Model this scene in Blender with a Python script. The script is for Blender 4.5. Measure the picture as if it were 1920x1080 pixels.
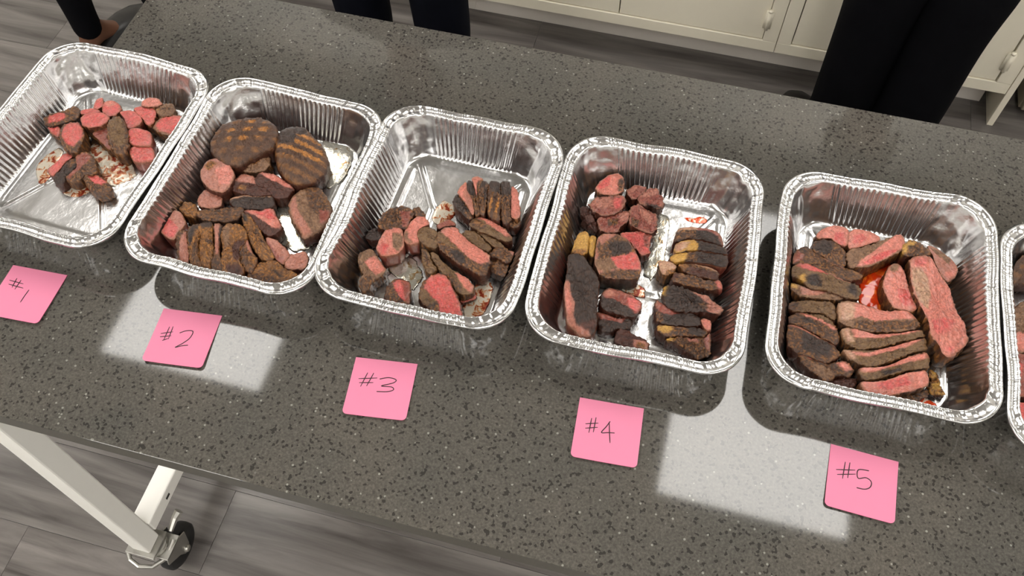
import bpy, bmesh, math, random
import numpy as np
from mathutils import Vector, noise, Euler, Matrix

for o in list(bpy.data.objects):
    bpy.data.objects.remove(o)
scene = bpy.context.scene
COL = scene.collection
HT = 0.86                                    # height of the table top above the floor (m)

# ------------------------------------------------------------------ camera, world, exposure, lamps
FOCAL = 1686.97
CAM_ROT = (math.radians(32.0471), math.radians(0.1029), math.radians(14.9749))
CAM_LOC = (0.3174445, -0.4714424, 0.9752131 + HT)
cam = bpy.data.cameras.new('camera')
cam.sensor_width = 36.0
cam.lens = FOCAL / 1920.0 * 36.0
cam.clip_start = 0.05
cam.clip_end = 50
camo = bpy.data.objects.new('camera', cam)
camo.location = CAM_LOC
camo.rotation_euler = CAM_ROT
COL.objects.link(camo)
scene.camera = camo

world = bpy.data.worlds.new('world')
scene.world = world
world.use_nodes = True
world.node_tree.nodes['Background'].inputs[0].default_value = (0.9, 0.92, 1.0, 1)
world.node_tree.nodes['Background'].inputs[1].default_value = 0.05
scene.view_settings.view_transform = 'Standard'
scene.view_settings.look = 'None'
scene.view_settings.gamma = 1.0
scene.view_settings.use_curve_mapping = False
scene.view_settings.exposure = 0.0
PANEL_STRENGTH = 9.0                          # ceiling panels (the room's own lamps plus two added fill rows)
PANEL_COLOR = (1.0, 0.972, 0.925)
CEIL = HT + 1.84
PANELS = [(-1.175, 1.20), (0.81, 1.20), (2.80, 1.20), (-3.15, 1.20),
          (-1.175, -1.24), (0.81, -1.24), (2.80, -1.24), (-3.15, -1.24),
          (-1.175, -2.46), (0.81, -2.46), (2.80, -2.46), (-3.15, -2.46),  # added fill row to brighten the cabinets
          (-1.175, -3.70), (0.81, -3.70), (2.80, -3.70), (-3.15, -3.70)]  # added fill row for more ambient light

# ------------------------------------------------------------------ helpers
def srgb(r, g, b):
    f = lambda c: (c / 255 / 12.92) if c / 255 <= 0.04045 else ((c / 255 + 0.055) / 1.055) ** 2.4
    return (f(r), f(g), f(b), 1.0)

R_CAM = Euler(CAM_ROT, 'XYZ').to_matrix()
C_MM = Vector((317.4445, -471.4424, 975.2131))
def on_plane(px, py, z):
    """point (mm, table top = z 0) where the view through a photo pixel meets height z"""
    d = R_CAM @ Vector(((px - 960) / FOCAL, -(py - 540) / FOCAL, -1))
    s = (z - C_MM.z) / d.z
    return C_MM + d * s

def mm(x, y, z=0.0):
    return Vector((x / 1000, y / 1000, z / 1000 + HT))

def tag(o, label=None, cat=None, group=None, kind=None):
    if label: o['label'] = label
    if cat: o['category'] = cat
    if group: o['group'] = group
    if kind: o['kind'] = kind
    return o

def thing(name, label, cat, loc=(0, 0, 0), rz=0.0, group=None):
    o = bpy.data.objects.new(name, None)
    o.empty_display_size = 0.05
    o.location = loc
    o.rotation_euler = (0, 0, rz)
    COL.objects.link(o)
    return tag(o, label, cat, group)

def link(name, me, mat=None, parent=None, smooth=False):
    if mat is not None:
        for m in (mat if isinstance(mat, (list, tuple)) else [mat]):
            me.materials.append(m)
    if smooth:
        me.polygons.foreach_set('use_smooth', [True] * len(me.polygons))
    o = bpy.data.objects.new(name, me)
    COL.objects.link(o)
    if parent is not None:
        o.parent = parent
    return o

def from_bm(name, bm, mat, parent=None, smooth=False):
    bmesh.ops.recalc_face_normals(bm, faces=bm.faces)
    me = bpy.data.meshes.new(name)
    bm.to_mesh(me)
    bm.free()
    return link(name, me, mat, parent, smooth)

def add_box(bm, x0, x1, y0, y1, z0, z1, bev=0.0):
    r = bmesh.ops.create_cube(bm, size=1.0)
    vs = r['verts']
    for v in vs:
        v.co = Vector(((x0 + x1) / 2 + v.co.x * (x1 - x0), (y0 + y1) / 2 + v.co.y * (y1 - y0), (z0 + z1) / 2 + v.co.z * (z1 - z0)))
    if bev > 0:
        es = list({e for v in vs for e in v.link_edges})
        bmesh.ops.bevel(bm, geom=es, offset=bev, segments=2, affect='EDGES', profile=0.5)

def box(name, x0, x1, y0, y1, z0, z1, mat, parent=None, bev=0.002):
    bm = bmesh.new()
    add_box(bm, x0, x1, y0, y1, z0, z1, bev)
    return from_bm(name, bm, mat, parent)

def add_tube(bm, pts, rad, seg=10, cap=True):
    pts = [Vector(p) for p in pts]
    rads = rad if isinstance(rad, (list, tuple)) else [rad] * len(pts)
    rings = []
    up = None
    for i, p in enumerate(pts):
        t = (pts[min(i + 1, len(pts) - 1)] - pts[max(i - 1, 0)]).normalized()
        if up is None:
            up = Vector((0, 0, 1)) if abs(t.z) < 0.9 else Vector((1, 0, 0))
        a = t.cross(up).normalized()
        b = a.cross(t).normalized()
        up = b
        rings.append([bm.verts.new(p + (a * math.cos(2 * math.pi * k / seg) + b * math.sin(2 * math.pi * k / seg)) * rads[i]) for k in range(seg)])
    for r0, r1 in zip(rings, rings[1:]):
        for k in range(seg):
            bm.faces.new((r0[k], r0[(k + 1) % seg], r1[(k + 1) % seg], r1[k]))
    if cap:
        bm.faces.new(rings[0][::-1])
        bm.faces.new(rings[-1])

def add_lathe(bm, prof, centre, axis='x', seg=32):
    """prof = [(radius, offset along the axis)], closed shape"""
    rings = []
    c = Vector(centre)
    for r, h in prof:
        ring = []
        for k in range(seg):
            a = 2 * math.pi * k / seg
            u, w = r * math.cos(a), r * math.sin(a)
            ring.append(bm.verts.new(c + (Vector((h, u, w)) if axis == 'x' else Vector((u, h, w)) if axis == 'y' else Vector((u, w, h)))))
        rings.append(ring)
    n = len(rings)
    for i in range(n):
        r0, r1 = rings[i], rings[(i + 1) % n]
        for k in range(seg):
            bm.faces.new((r0[k], r0[(k + 1) % seg], r1[(k + 1) % seg], r1[k]))

# ------------------------------------------------------------------ materials
def new_mat(name):
    m = bpy.data.materials.new(name)
    m.use_nodes = True
    nt = m.node_tree
    b = nt.nodes['Principled BSDF']
    return m, nt, b

def N(nt, typ, **kw):
    n = nt.nodes.new(typ)
    for k, v in kw.items():
        if k == 'inp':
            for kk, vv in v.items():
                n.inputs[kk].default_value = vv
        else:
            setattr(n, k, v)
    return n

def plain(name, col, rough=0.5, metal=0.0, noise_amt=0.06, scale=40.0, bump=0.0, bscale=200.0, spec=0.5):
    m, nt, b = new_mat(name)
    tc = N(nt, 'ShaderNodeTexCoord')
    nz = N(nt, 'ShaderNodeTexNoise', inp={'Scale': scale, 'Detail': 3.0})
    nt.links.new(tc.outputs['Object'], nz.inputs['Vector'])
    mr = N(nt, 'ShaderNodeMapRange', inp={'To Min': 1 - noise_amt, 'To Max': 1 + noise_amt})
    nt.links.new(nz.outputs['Fac'], mr.inputs['Value'])
    mx = N(nt, 'ShaderNodeVectorMath', operation='SCALE')
    mx.inputs[0].default_value = col[:3]
    nt.links.new(mr.outputs['Result'], mx.inputs['Scale'])
    nt.links.new(mx.outputs['Vector'], b.inputs['Base Color'])
    b.inputs['Roughness'].default_value = rough
    b.inputs['Metallic'].default_value = metal
    b.inputs['Specular IOR Level'].default_value = spec
    if bump > 0:
        n2 = N(nt, 'ShaderNodeTexNoise', inp={'Scale': bscale, 'Detail': 4.0})
        nt.links.new(tc.outputs['Object'], n2.inputs['Vector'])
        bp = N(nt, 'ShaderNodeBump', inp={'Strength': bump, 'Distance': 0.001})
        nt.links.new(n2.outputs['Fac'], bp.inputs['Height'])
        nt.links.new(bp.outputs['Normal'], b.inputs['Normal'])
    return m

def ramp(nt, fac, stops, interp='LINEAR'):
    r = N(nt, 'ShaderNodeValToRGB')
    r.color_ramp.interpolation = interp
    el = r.color_ramp.elements
    while len(el) < len(stops):
        el.new(0.5)
    for e, (p, c) in zip(el, stops):
        e.position = p
        e.color = c if len(c) == 4 else (*c, 1)
    nt.links.new(fac, r.inputs['Fac'])
    return r

def mixc(nt, fac, a, b, blend='MIX'):
    m = N(nt, 'ShaderNodeMix', data_type='RGBA', blend_type=blend)
    for sock, val in ((m.inputs[0], fac), (m.inputs[6], a), (m.inputs[7], b)):
        if hasattr(val, 'is_linked') or hasattr(val, 'links'):
            nt.links.new(val, sock)
        else:
            sock.default_value = val
    return m.outputs[2]

def mat_quartz():
    m, nt, b = new_mat('grey_quartz')
    tc = N(nt, 'ShaderNodeTexCoord')
    P = tc.outputs['Object']
    big = N(nt, 'ShaderNodeTexNoise', inp={'Scale': 9.0, 'Detail': 2.0})
    nt.links.new(P, big.inputs['Vector'])
    mid = N(nt, 'ShaderNodeTexNoise', inp={'Scale': 330.0, 'Detail': 3.0, 'Roughness': 0.7})
    nt.links.new(P, mid.inputs['Vector'])
    base = ramp(nt, mid.outputs['Fac'], [(0.30, srgb(70, 67, 63)), (0.5, srgb(83, 80, 75)), (0.70, srgb(97, 94, 88))])
    v1 = N(nt, 'ShaderNodeTexVoronoi', inp={'Scale': 330.0})
    nt.links.new(P, v1.inputs['Vector'])
    hsv = N(nt, 'ShaderNodeSeparateColor')
    nt.links.new(v1.outputs['Color'], hsv.inputs['Color'])
    dark = ramp(nt, hsv.outputs[0], [(0.0, (1, 1, 1)), (0.10, (1, 1, 1)), (0.105, (0, 0, 0)), (1.0, (0, 0, 0))])
    c = mixc(nt, dark.outputs['Color'], base.outputs['Color'], srgb(54, 52, 49))
    v2 = N(nt, 'ShaderNodeTexVoronoi', inp={'Scale': 260.0})
    nt.links.new(P, v2.inputs['Vector'])
    s2 = N(nt, 'ShaderNodeSeparateColor')
    nt.links.new(v2.outputs['Color'], s2.inputs['Color'])
    lite = ramp(nt, s2.outputs[1], [(0.0, (0, 0, 0)), (0.97, (0, 0, 0)), (0.975, (1, 1, 1)), (1.0, (1, 1, 1))])
    near = ramp(nt, v2.outputs['Distance'], [(0.0, (1, 1, 1)), (0.28, (1, 1, 1)), (0.42, (0, 0, 0))])
    ml = N(nt, 'ShaderNodeMath', operation='MULTIPLY')
    nt.links.new(lite.outputs['Color'], ml.inputs[0])
    nt.links.new(near.outputs['Color'], ml.inputs[1])
    c = mixc(nt, ml.outputs[0], c, srgb(135, 135, 127))
    tint = ramp(nt, big.outputs['Fac'], [(0.3, (0.88, 0.90, 0.90)), (0.7, (1.10, 1.08, 1.05))])
    c = mixc(nt, 1.0, c, tint.outputs['Color'], 'MULTIPLY')
    nt.links.new(c, b.inputs['Base Color'])
    b.inputs['Roughness'].default_value = 0.055
    b.inputs['IOR'].default_value = 1.58
    return m

def mat_floor():
    m, nt, b = new_mat('grey_wood_vinyl')
    tc = N(nt, 'ShaderNodeTexCoord')
    oi = N(nt, 'ShaderNodeObjectInfo')
    mp = N(nt, 'ShaderNodeMapping', inp={'Scale': (1.3, 16.0, 1.0)})
    geo = N(nt, 'ShaderNodeNewGeometry')
    ad = N(nt, 'ShaderNodeVectorMath', operation='ADD')
    nt.links.new(geo.outputs['Position'], ad.inputs[0])
    sc = N(nt, 'ShaderNodeVectorMath', operation='SCALE')
    sc.inputs[0].default_value = (7, 3, 5)
    nt.links.new(oi.outputs['Random'], sc.inputs['Scale'])
    nt.links.new(sc.outputs['Vector'], ad.inputs[1])
    nt.links.new(ad.outputs['Vector'], mp.inputs['Vector'])
    n1 = N(nt, 'ShaderNodeTexNoise', inp={'Scale': 1.6, 'Detail': 6.0, 'Roughness': 0.6, 'Distortion': 0.6})
    nt.links.new(mp.outputs['Vector'], n1.inputs['Vector'])
    r = ramp(nt, n1.outputs['Fac'], [(0.28, srgb(66, 61, 58)), (0.44, srgb(98, 93, 90)), (0.6, srgb(120, 115, 111)), (0.78, srgb(138, 133, 128))])
    rr = N(nt, 'ShaderNodeMapRange', inp={'To Min': 0.82, 'To Max': 1.12})
    nt.links.new(oi.outputs['Random'], rr.inputs['Value'])
    c = N(nt, 'ShaderNodeVectorMath', operation='SCALE')
    nt.links.new(r.outputs['Color'], c.inputs[0])
    nt.links.new(rr.outputs['Result'], c.inputs['Scale'])
    nt.links.new(c.outputs['Vector'], b.inputs['Base Color'])
    b.inputs['Roughness'].default_value = 0.28
    bp = N(nt, 'ShaderNodeBump', inp={'Strength': 0.15, 'Distance': 0.001})
    nt.links.new(n1.outputs['Fac'], bp.inputs['Height'])
    nt.links.new(bp.outputs['Normal'], b.inputs['Normal'])
    return m

def mat_foil():
    m, nt, b = new_mat('aluminium_foil')
    tc = N(nt, 'ShaderNodeTexCoord')
    oi = N(nt, 'ShaderNodeObjectInfo')
    sc = N(nt, 'ShaderNodeVectorMath', operation='SCALE')
    sc.inputs[0].default_value = (9, 4, 6)
    nt.links.new(oi.outputs['Random'], sc.inputs['Scale'])
    ad = N(nt, 'ShaderNodeVectorMath', operation='ADD')
    nt.links.new(tc.outputs['Object'], ad.inputs[0])
    nt.links.new(sc.outputs['Vector'], ad.inputs[1])
    n1 = N(nt, 'ShaderNodeTexNoise', inp={'Scale': 55.0, 'Detail': 3.0, 'Roughness': 0.55})
    nt.links.new(ad.outputs['Vector'], n1.inputs['Vector'])
    n2 = N(nt, 'ShaderNodeTexNoise', inp={'Scale': 12.0, 'Detail': 2.0})
    nt.links.new(ad.outputs['Vector'], n2.inputs['Vector'])
    bp = N(nt, 'ShaderNodeBump', inp={'Strength': 0.35, 'Distance': 0.002})
    nt.links.new(n1.outputs['Fac'], bp.inputs['Height'])
    bp2 = N(nt, 'ShaderNodeBump', inp={'Strength': 0.35, 'Distance': 0.006})
    nt.links.new(n2.outputs['Fac'], bp2.inputs['Height'])
    nt.links.new(bp.outputs['Normal'], bp2.inputs['Normal'])
    nt.links.new(bp2.outputs['Normal'], b.inputs['Normal'])
    b.inputs['Base Color'].default_value = (0.68, 0.675, 0.675, 1)
    b.inputs['Metallic'].default_value = 1.0
    b.inputs['Roughness'].default_value = 0.23
    return m

def mat_meat():
    m, nt, b = new_mat('steak')
    at = N(nt, 'ShaderNodeAttribute', attribute_name='tone')
    tc = N(nt, 'ShaderNodeTexCoord')
    n1 = N(nt, 'ShaderNodeTexNoise', inp={'Scale': 420.0, 'Detail': 4.0, 'Roughness': 0.7})
    nt.links.new(tc.outputs['Object'], n1.inputs['Vector'])
    r = ramp(nt, n1.outputs['Fac'], [(0.3, (0.62, 0.56, 0.54)), (0.5, (1, 1, 1)), (0.72, (1.28, 1.3, 1.28))])
    c = mixc(nt, 1.0, at.outputs['Color'], r.outputs['Color'], 'MULTIPLY')
    n3 = N(nt, 'ShaderNodeTexNoise', inp={'Scale': 150.0, 'Detail': 5.0, 'Roughness': 0.75, 'Distortion': 0.5})
    nt.links.new(tc.outputs['Object'], n3.inputs['Vector'])
    r3 = ramp(nt, n3.outputs['Fac'], [(0.36, (0.50, 0.42, 0.40)), (0.48, (0.95, 0.93, 0.92)), (0.58, (1.05, 1.05, 1.05)), (0.70, (1.30, 1.25, 1.15))])
    fa = N(nt, 'ShaderNodeMapRange', inp={'To Min': 0.30, 'To Max': 0.90})
    nt.links.new(at.outputs['Alpha'], fa.inputs['Value'])
    c = mixc(nt, fa.outputs['Result'], c, mixc(nt, 1.0, c, r3.outputs['Color'], 'MULTIPLY'))
    nt.links.new(c, b.inputs['Base Color'])
    b.inputs['Roughness'].default_value = 0.30
    b.inputs['Specular IOR Level'].default_value = 0.45
    n2 = N(nt, 'ShaderNodeTexNoise', inp={'Scale': 260.0, 'Detail': 5.0, 'Roughness': 0.65})
    nt.links.new(tc.outputs['Object'], n2.inputs['Vector'])
    bp = N(nt, 'ShaderNodeBump', inp={'Strength': 0.7, 'Distance': 0.0015})
    nt.links.new(n2.outputs['Fac'], bp.inputs['Height'])
    nt.links.new(fa.outputs['Result'], bp.inputs['Strength'])
    nt.links.new(bp.outputs['Normal'], b.inputs['Normal'])
    return m

def mat_juice(name, c0, c1, c2, rough=0.2, scale=120.0, lo=0.5, hi=0.62, metal=0.35):
    m, nt, b = new_mat(name)
    tc = N(nt, 'ShaderNodeTexCoord')
    n1 = N(nt, 'ShaderNodeTexNoise', inp={'Scale': scale, 'Detail': 4.0, 'Roughness': 0.6, 'Distortion': 0.8})
    nt.links.new(tc.outputs['Object'], n1.inputs['Vector'])
    r = ramp(nt, n1.outputs['Fac'], [(0.36, c0), (lo, c0), ((lo + hi) / 2, c1), (hi, c2)])
    nt.links.new(r.outputs['Color'], b.inputs['Base Color'])
    b.inputs['Roughness'].default_value = rough
    b.inputs['Metallic'].default_value = metal
    bp = N(nt, 'ShaderNodeBump', inp={'Strength': 0.4, 'Distance': 0.001})
    nt.links.new(n1.outputs['Fac'], bp.inputs['Height'])
    nt.links.new(bp.outputs['Normal'], b.inputs['Normal'])
    return m

def mat_emit(name, col, s):
    m, nt, b = new_mat(name)
    b.inputs['Base Color'].default_value = (0.9, 0.9, 0.9, 1)
    b.inputs['Emission Color'].default_value = (*col, 1)
    b.inputs['Emission Strength'].default_value = s
    return m

M_QUARTZ = mat_quartz()
M_QEDGE = plain('quartz_edge', srgb(74, 71, 64), 0.35, scale=300, noise_amt=0.25)
M_FLOOR = mat_floor()
M_SUBFLOOR = plain('floor_seam', srgb(80, 76, 73), 0.6)
M_FOIL = mat_foil()
M_MEAT = mat_meat()
M_WALL = plain('wall_paint', srgb(228, 225, 218), 0.7, scale=6)
M_CEIL = plain('ceiling_tile', srgb(205, 202, 195), 0.85, scale=150, noise_amt=0.12, bump=0.3)
M_CAB = plain('cream_cabinet_paint', srgb(246, 239, 220), 0.38, noise_amt=0.02)
M_TOE = plain('toe_kick_grey', srgb(214, 207, 200), 0.5, noise_amt=0.03)
M_GAP = plain('painted_gap_shade', srgb(40, 37, 33), 0.8)  # dark colour standing for the shade inside gaps and slots
M_WTOP = plain('worktop_laminate', srgb(90, 88, 84), 0.3, scale=300, noise_amt=0.2)
M_STEEL_W = plain('white_powder_coat', srgb(240, 238, 232), 0.42, noise_amt=0.02)
M_ZINC = plain('zinc_caster', srgb(180, 178, 172), 0.3, metal=0.9, noise_amt=0.1)
M_RUBBER = plain('black_rubber', srgb(26, 26, 27), 0.5)
M_PINK = plain('pink_paper', srgb(220, 128, 158), 0.75, noise_amt=0.02, scale=60)
M_PINK_EDGE = plain('pink_paper_edge', srgb(190, 30, 90), 0.7)
M_INK = plain('black_ink', srgb(44, 14, 26), 0.5)
M_PANEL = mat_emit('lamp_diffuser', PANEL_COLOR, PANEL_STRENGTH)
M_TROUSER = plain('black_cotton', srgb(9, 9, 13), 0.9, noise_amt=0.25, scale=25, bump=0.4, bscale=900, spec=0.08)
M_JEANS = plain('navy_denim', srgb(10, 12, 21), 0.9, noise_amt=0.25, scale=30, bump=0.4, bscale=900, spec=0.08)
M_SKIN = plain('skin', srgb(108, 72, 54), 0.5, noise_amt=0.08, scale=60)
M_SHOE = plain('black_leather', srgb(24, 22, 22), 0.35)
M_SHIRT = plain('dark_jersey', srgb(60, 64, 74), 0.9, noise_amt=0.1)
M_HAIR = plain('dark_hair', srgb(40, 28, 20), 0.6, noise_amt=0.3, scale=200)
M_EYE = plain('eye_white', srgb(225, 222, 215), 0.25)
M_LIP = plain('lips', srgb(150, 80, 72), 0.5)
M_TAUPE = plain('taupe_laminate', srgb(128, 120, 106), 0.5)
M_SMEAR = mat_juice('steak_juice', srgb(205, 195, 178), srgb(190, 130, 85), srgb(130, 45, 25))
M_FATWET = mat_juice('clear_fat_film', srgb(205, 202, 192), srgb(190, 172, 140), srgb(160, 110, 60), lo=0.56, hi=0.70, rough=0.14, metal=0.85)
M_GREASE = mat_juice('red_grease', srgb(205, 52, 8), srgb(222, 82, 18), srgb(235, 120, 40), rough=0.07, scale=60, metal=0.0)
M_GREASE2 = mat_juice('orange_grease', srgb(225, 200, 180), srgb(220, 95, 50), srgb(215, 70, 30), rough=0.1, scale=90, lo=0.42, hi=0.5, metal=0.2)
# ------------------------------------------------------------------ the room
fl = box('floor', -4.2, 4.6, -5.6, 2.2, -0.05, -0.004, M_SUBFLOOR, bev=0)
tag(fl, kind='structure')
# vinyl planks: shared mesh, laid along the table
PW, PL = 0.18, 1.22
bm = bmesh.new()
add_box(bm, 0.0003, PL - 0.0003, 0.0003, PW - 0.0003, -0.004, 0.0, 0.0005)
bmesh.ops.recalc_face_normals(bm, faces=bm.faces)
plank_me = bpy.data.meshes.new('plank'); bm.to_mesh(plank_me); bm.free()
plank_me.materials.append(M_FLOOR)
rows = 0
y = -1.98
rnd = random.Random(3)
while y < 2.1:
    x = -4.2 - rnd.random() * 1.1
    while x < 4.6:
        o = bpy.data.objects.new('plank', plank_me)
        o.location = (x, y, 0)
        o.parent = fl
        COL.objects.link(o)
        x += PL
    y += PW
tag(box('ceiling', -4.2, 4.6, -5.6, 2.2, CEIL, CEIL + 0.05, M_CEIL, bev=0), kind='structure')
tag(box('wall_back', -4.2, 4.6, 2.1, 2.2, 0, CEIL, M_WALL, bev=0), kind='structure')
tag(box('wall_front', -4.2, 4.6, -5.6, -5.5, 0, CEIL, M_WALL, bev=0), kind='structure')
tag(box('wall_left', -4.3, -4.2, -5.6, 2.2, 0, CEIL, M_WALL, bev=0), kind='structure')
tag(box('wall_right', 4.6, 4.7, -5.6, 2.2, 0, CEIL, M_WALL, bev=0), kind='structure')
for i, (x, y) in enumerate(PANELS):
    row = 'in the row nearest the cabinets' if y > 0 else 'in the row over the near side of the table' if y > -2 else 'in the added fill row third from the cabinets' if y > -3 else 'in the added fill row furthest from the cabinets'
    t = thing('ceiling_light', ['far left', 'left', 'right', 'far right'][sorted([-3.15, -1.175, 0.81, 2.80]).index(x)] + ' white ceiling light panel ' + row, 'light', (x, y, CEIL), group='ceiling light panels')
    bm = bmesh.new()
    for a in ((-0.32, -0.3, -0.625, 0.625), (0.3, 0.32, -0.625, 0.625), (-0.3, 0.3, -0.625, -0.605), (-0.3, 0.3, 0.605, 0.625)):
        add_box(bm, a[0], a[1], a[2], a[3], -0.012, 0.0)
    from_bm('frame', bm, M_CEIL, t)
    box('diffuser', -0.3, 0.3, -0.605, 0.605, -0.006, 0.0, M_PANEL, t, bev=0)

# ------------------------------------------------------------------ base cabinets behind
YF = 1.475
def cabinet(x0, x1, doors, label, side_panel=False):
    t = thing('base_cabinet', label, 'cabinet', ((x0 + x1) / 2, YF, 0))
    t_x = (x0 + x1) / 2
    L = lambda a: a - t_x
    box('carcass', L(x0) + 0.001, L(x1) - 0.001, 0.022, 0.60, 0.113, 0.86, M_CAB, t, 0.001)
    box('toe_kick', L(x0), L(x1) - (0.018 if side_panel else 0), 0.082, 0.10, 0.0, 0.113, M_TOE, t, 0.001)
    bm = bmesh.new()                       # face frame
    add_box(bm, L(x0) + 0.0008, L(x1) - 0.0008, 0, 0.022, 0.113, 0.147, 0.0015)
    add_box(bm, L(x0) + 0.0008, L(x1) - 0.0008, 0, 0.022, 0.82, 0.86, 0.0015)
    add_box(bm, L(x0) + 0.0008, L(x0) + 0.036, 0, 0.022, 0.147, 0.82, 0.0015)
    add_box(bm, L(x1) - 0.038, L(x1) - 0.0008, 0, 0.022, 0.147, 0.82, 0.0015)
    from_bm('face_frame', bm, M_CAB, t)
    box('recess_shade', L(x0) + 0.036, L(x1) - 0.038, 0.0195, 0.0215, 0.147, 0.82, M_GAP, t, 0)  # dark sheet, paints the shade seen through the door gaps
    for a, b, hinge_right in doors:
        d = box('door', L(a), L(b), 0.004, 0.019, 0.1495, 0.817, M_CAB, t, 0.0012)
        hx = L(b) + 0.0015 if hinge_right else L(a) - 0.0015
        for hz in (0.188, 0.73):
            bm = bmesh.new()
            add_tube(bm, [(hx, -0.005, hz), (hx, -0.005, hz + 0.058)], 0.0048, 10)
            add_tube(bm, [(hx, -0.005, hz + 0.058), (hx, -0.005, hz + 0.064)], 0.0060, 10)
            add_box(bm, hx - 0.010, hx + 0.010, -0.003, 0.0055, hz + 0.002, hz + 0.056)
            from_bm('hinge', bm, M_CAB, d, True)
        kx = L(a) + 0.05 if hinge_right else L(b) - 0.05
        bm = bmesh.new()
        add_lathe(bm, [(0.0001, -0.024), (0.011, -0.023), (0.014, -0.017), (0.011, -0.011), (0.006, -0.008), (0.006, 0.005), (0.0001, 0.005)], (kx, 0.0, 0.74), 'y', 20)
        from_bm('knob', bm, M_ZINC, d, True)
    if side_panel:
        box('side_panel', L(x1), L(x1) + 0.016, -0.002, 0.60, 0.0, 0.86, M_CAB, t, 0.001)
    return t
cabinet(-0.34, 0.524, [(-0.302, 0.0935, False), (0.0965, 0.4845, True)],
        'cream double-door base cabinet between the middle and right people')
cabinet(0.524, 1.125, [(0.563, 1.0835, True)], 'cream single-door base cabinet behind the right person, with a side panel to the floor', True)
cabinet(-1.204, -0.34, [(-1.166, -0.7735, False), (-0.7705, -0.3795, True)], 'cream double-door base cabinet left of the middle person')
wt = box('worktop', -1.22, 1.16, YF - 0.03, 2.098, 0.86, 0.90, M_WTOP)
tag(wt, 'dark grey worktop lying on the row of cream cabinets', 'worktop')
# low taupe unit at the right end
t = thing('storage_unit', 'taupe low storage unit standing right of the cream cabinet end panel', 'cabinet', (1.46, 1.52, 0))
box('carcass', -0.26, 0.26, 0.02, 0.55, 0.02, 0.80, M_TAUPE, t)
box('door', -0.258, -0.002, 0.0, 0.018, 0.03, 0.79, M_TAUPE, t)
box('door', 0.002, 0.258, 0.0, 0.018, 0.03, 0.79, M_TAUPE, t)
for sx in (-0.22, 0.22):
    for sy in (0.06, 0.5):
        box('foot', sx - 0.02, sx + 0.02, sy - 0.02, sy + 0.02, 0, 0.02, M_RUBBER, t, 0.001)

# ------------------------------------------------------------------ the rolling table
XL, XR, YN, YFAR = -0.549, 1.28, -0.2086, 0.5458
tb = thing('rolling_table', 'grey speckled stone topped table on a white steel frame with casters', 'table', (0.365, 0.17, 0))
def TB(x, y):
    return x - 0.365, y - 0.17
def tbox(name, x0, x1, y0, y1, z0, z1, mat, bev=0.002, parent=tb):
    (a, c), (b, d) = TB(x0, y0), TB(x1, y1)
    return box(name, a, b, c, d, z0, z1, mat, parent, bev)
top = tbox('tabletop', XL, XR, YN, YFAR, HT - 0.028, HT, M_QUARTZ, 0.0008)
top.data.materials.append(M_QEDGE)
for p in top.data.polygons:
    if abs(p.normal.z) < 0.3:
        p.material_index = 1
LEGS = [(-0.492, -0.168), (-0.492, 0.505), (1.223, -0.168), (1.223, 0.505)]
for lx, ly in LEGS:
    s = 1 if lx < 0 else -1
    leg = tbox('leg', lx - 0.019, lx + 0.019, ly - 0.019, ly + 0.019, 0.120, HT - 0.0285, M_STEEL_W, 0.003)
    cx, cy = TB(lx, ly)
    c = box('caster', cx - 0.03, cx + 0.03, cy - 0.028, cy + 0.028, 0.114, 0.1195, M_ZINC, tb, 0.001)
    wx, wy = cx + 0.030 * s, cy + 0.022
    bm = bmesh.new()                       # swivel head and fork
    add_lathe(bm, [(0.0001, 0.0), (0.024, 0.0), (0.026, -0.006), (0.020, -0.012), (0.0001, -0.012)], (cx + 0.012 * s, cy + 0.002, 0.114), 'z', 24)
    for sx in (-1, 1):
        pts = [(cy - 0.020, 0.104), (cy + 0.020, 0.106), (wy + 0.020, 0.090), (wy + 0.012, 0.050), (wy + 0.006, 0.038), (wy - 0.008, 0.038), (wy - 0.018, 0.060), (cy - 0.024, 0.088)]
        fa = [bm.verts.new((wx + sx * 0.0175, py, pz)) for py, pz in pts]
        fb = [bm.verts.new((wx + sx * 0.0200, py, pz)) for py, pz in pts]
        bm.faces.new(fa); bm.faces.new(fb[::-1])
        for k in range(8):
            bm.faces.new((fa[k], fa[(k + 1) % 8], fb[(k + 1) % 8], fb[k]))
    add_box(bm, wx - 0.020, wx + 0.020, cy - 0.020, cy + 0.030, 0.101, 0.105, 0.001)
    from_bm('fork', bm, M_ZINC, c)
    bm = bmesh.new()
    R = 0.048
    add_lathe(bm, [(0.008, -0.013), (R - 0.006, -0.013), (R - 0.001, -0.009), (R, 0), (R - 0.001, 0.009), (R - 0.006, 0.013), (0.008, 0.013)], (wx, wy, R), 'x', 40)
    from_bm('wheel', bm, M_RUBBER, c, True)
    bm = bmesh.new()
    add_lathe(bm, [(0.0001, -0.026), (0.006, -0.026), (0.008, -0.023), (0.008, 0.023), (0.006, 0.026), (0.0001, 0.026)], (wx, wy, R), 'x', 16)
    from_bm('axle', bm, M_ZINC, c, True)
    bm = bmesh.new()                       # bent steel brake pedal round the foot
    add_tube(bm, [(cx - 0.030 * s, cy - 0.022, 0.112), (cx - 0.022 * s, cy - 0.036, 0.102), (cx - 0.002 * s, cy - 0.043, 0.096), (cx + 0.022 * s, cy - 0.036, 0.092), (wx + 0.012 * s, cy - 0.014, 0.096), (wx + 0.014 * s, cy + 0.02, 0.108)], 0.0046, 10)
    add_tube(bm, [(wx, wy + 0.012, 0.106), (wx + 0.002, wy + 0.035, 0.118), (wx + 0.006 * s, wy + 0.048, 0.124)], [0.005, 0.007, 0.009], 8)
    from_bm('brake_pedal', bm, M_ZINC, c)
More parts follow.
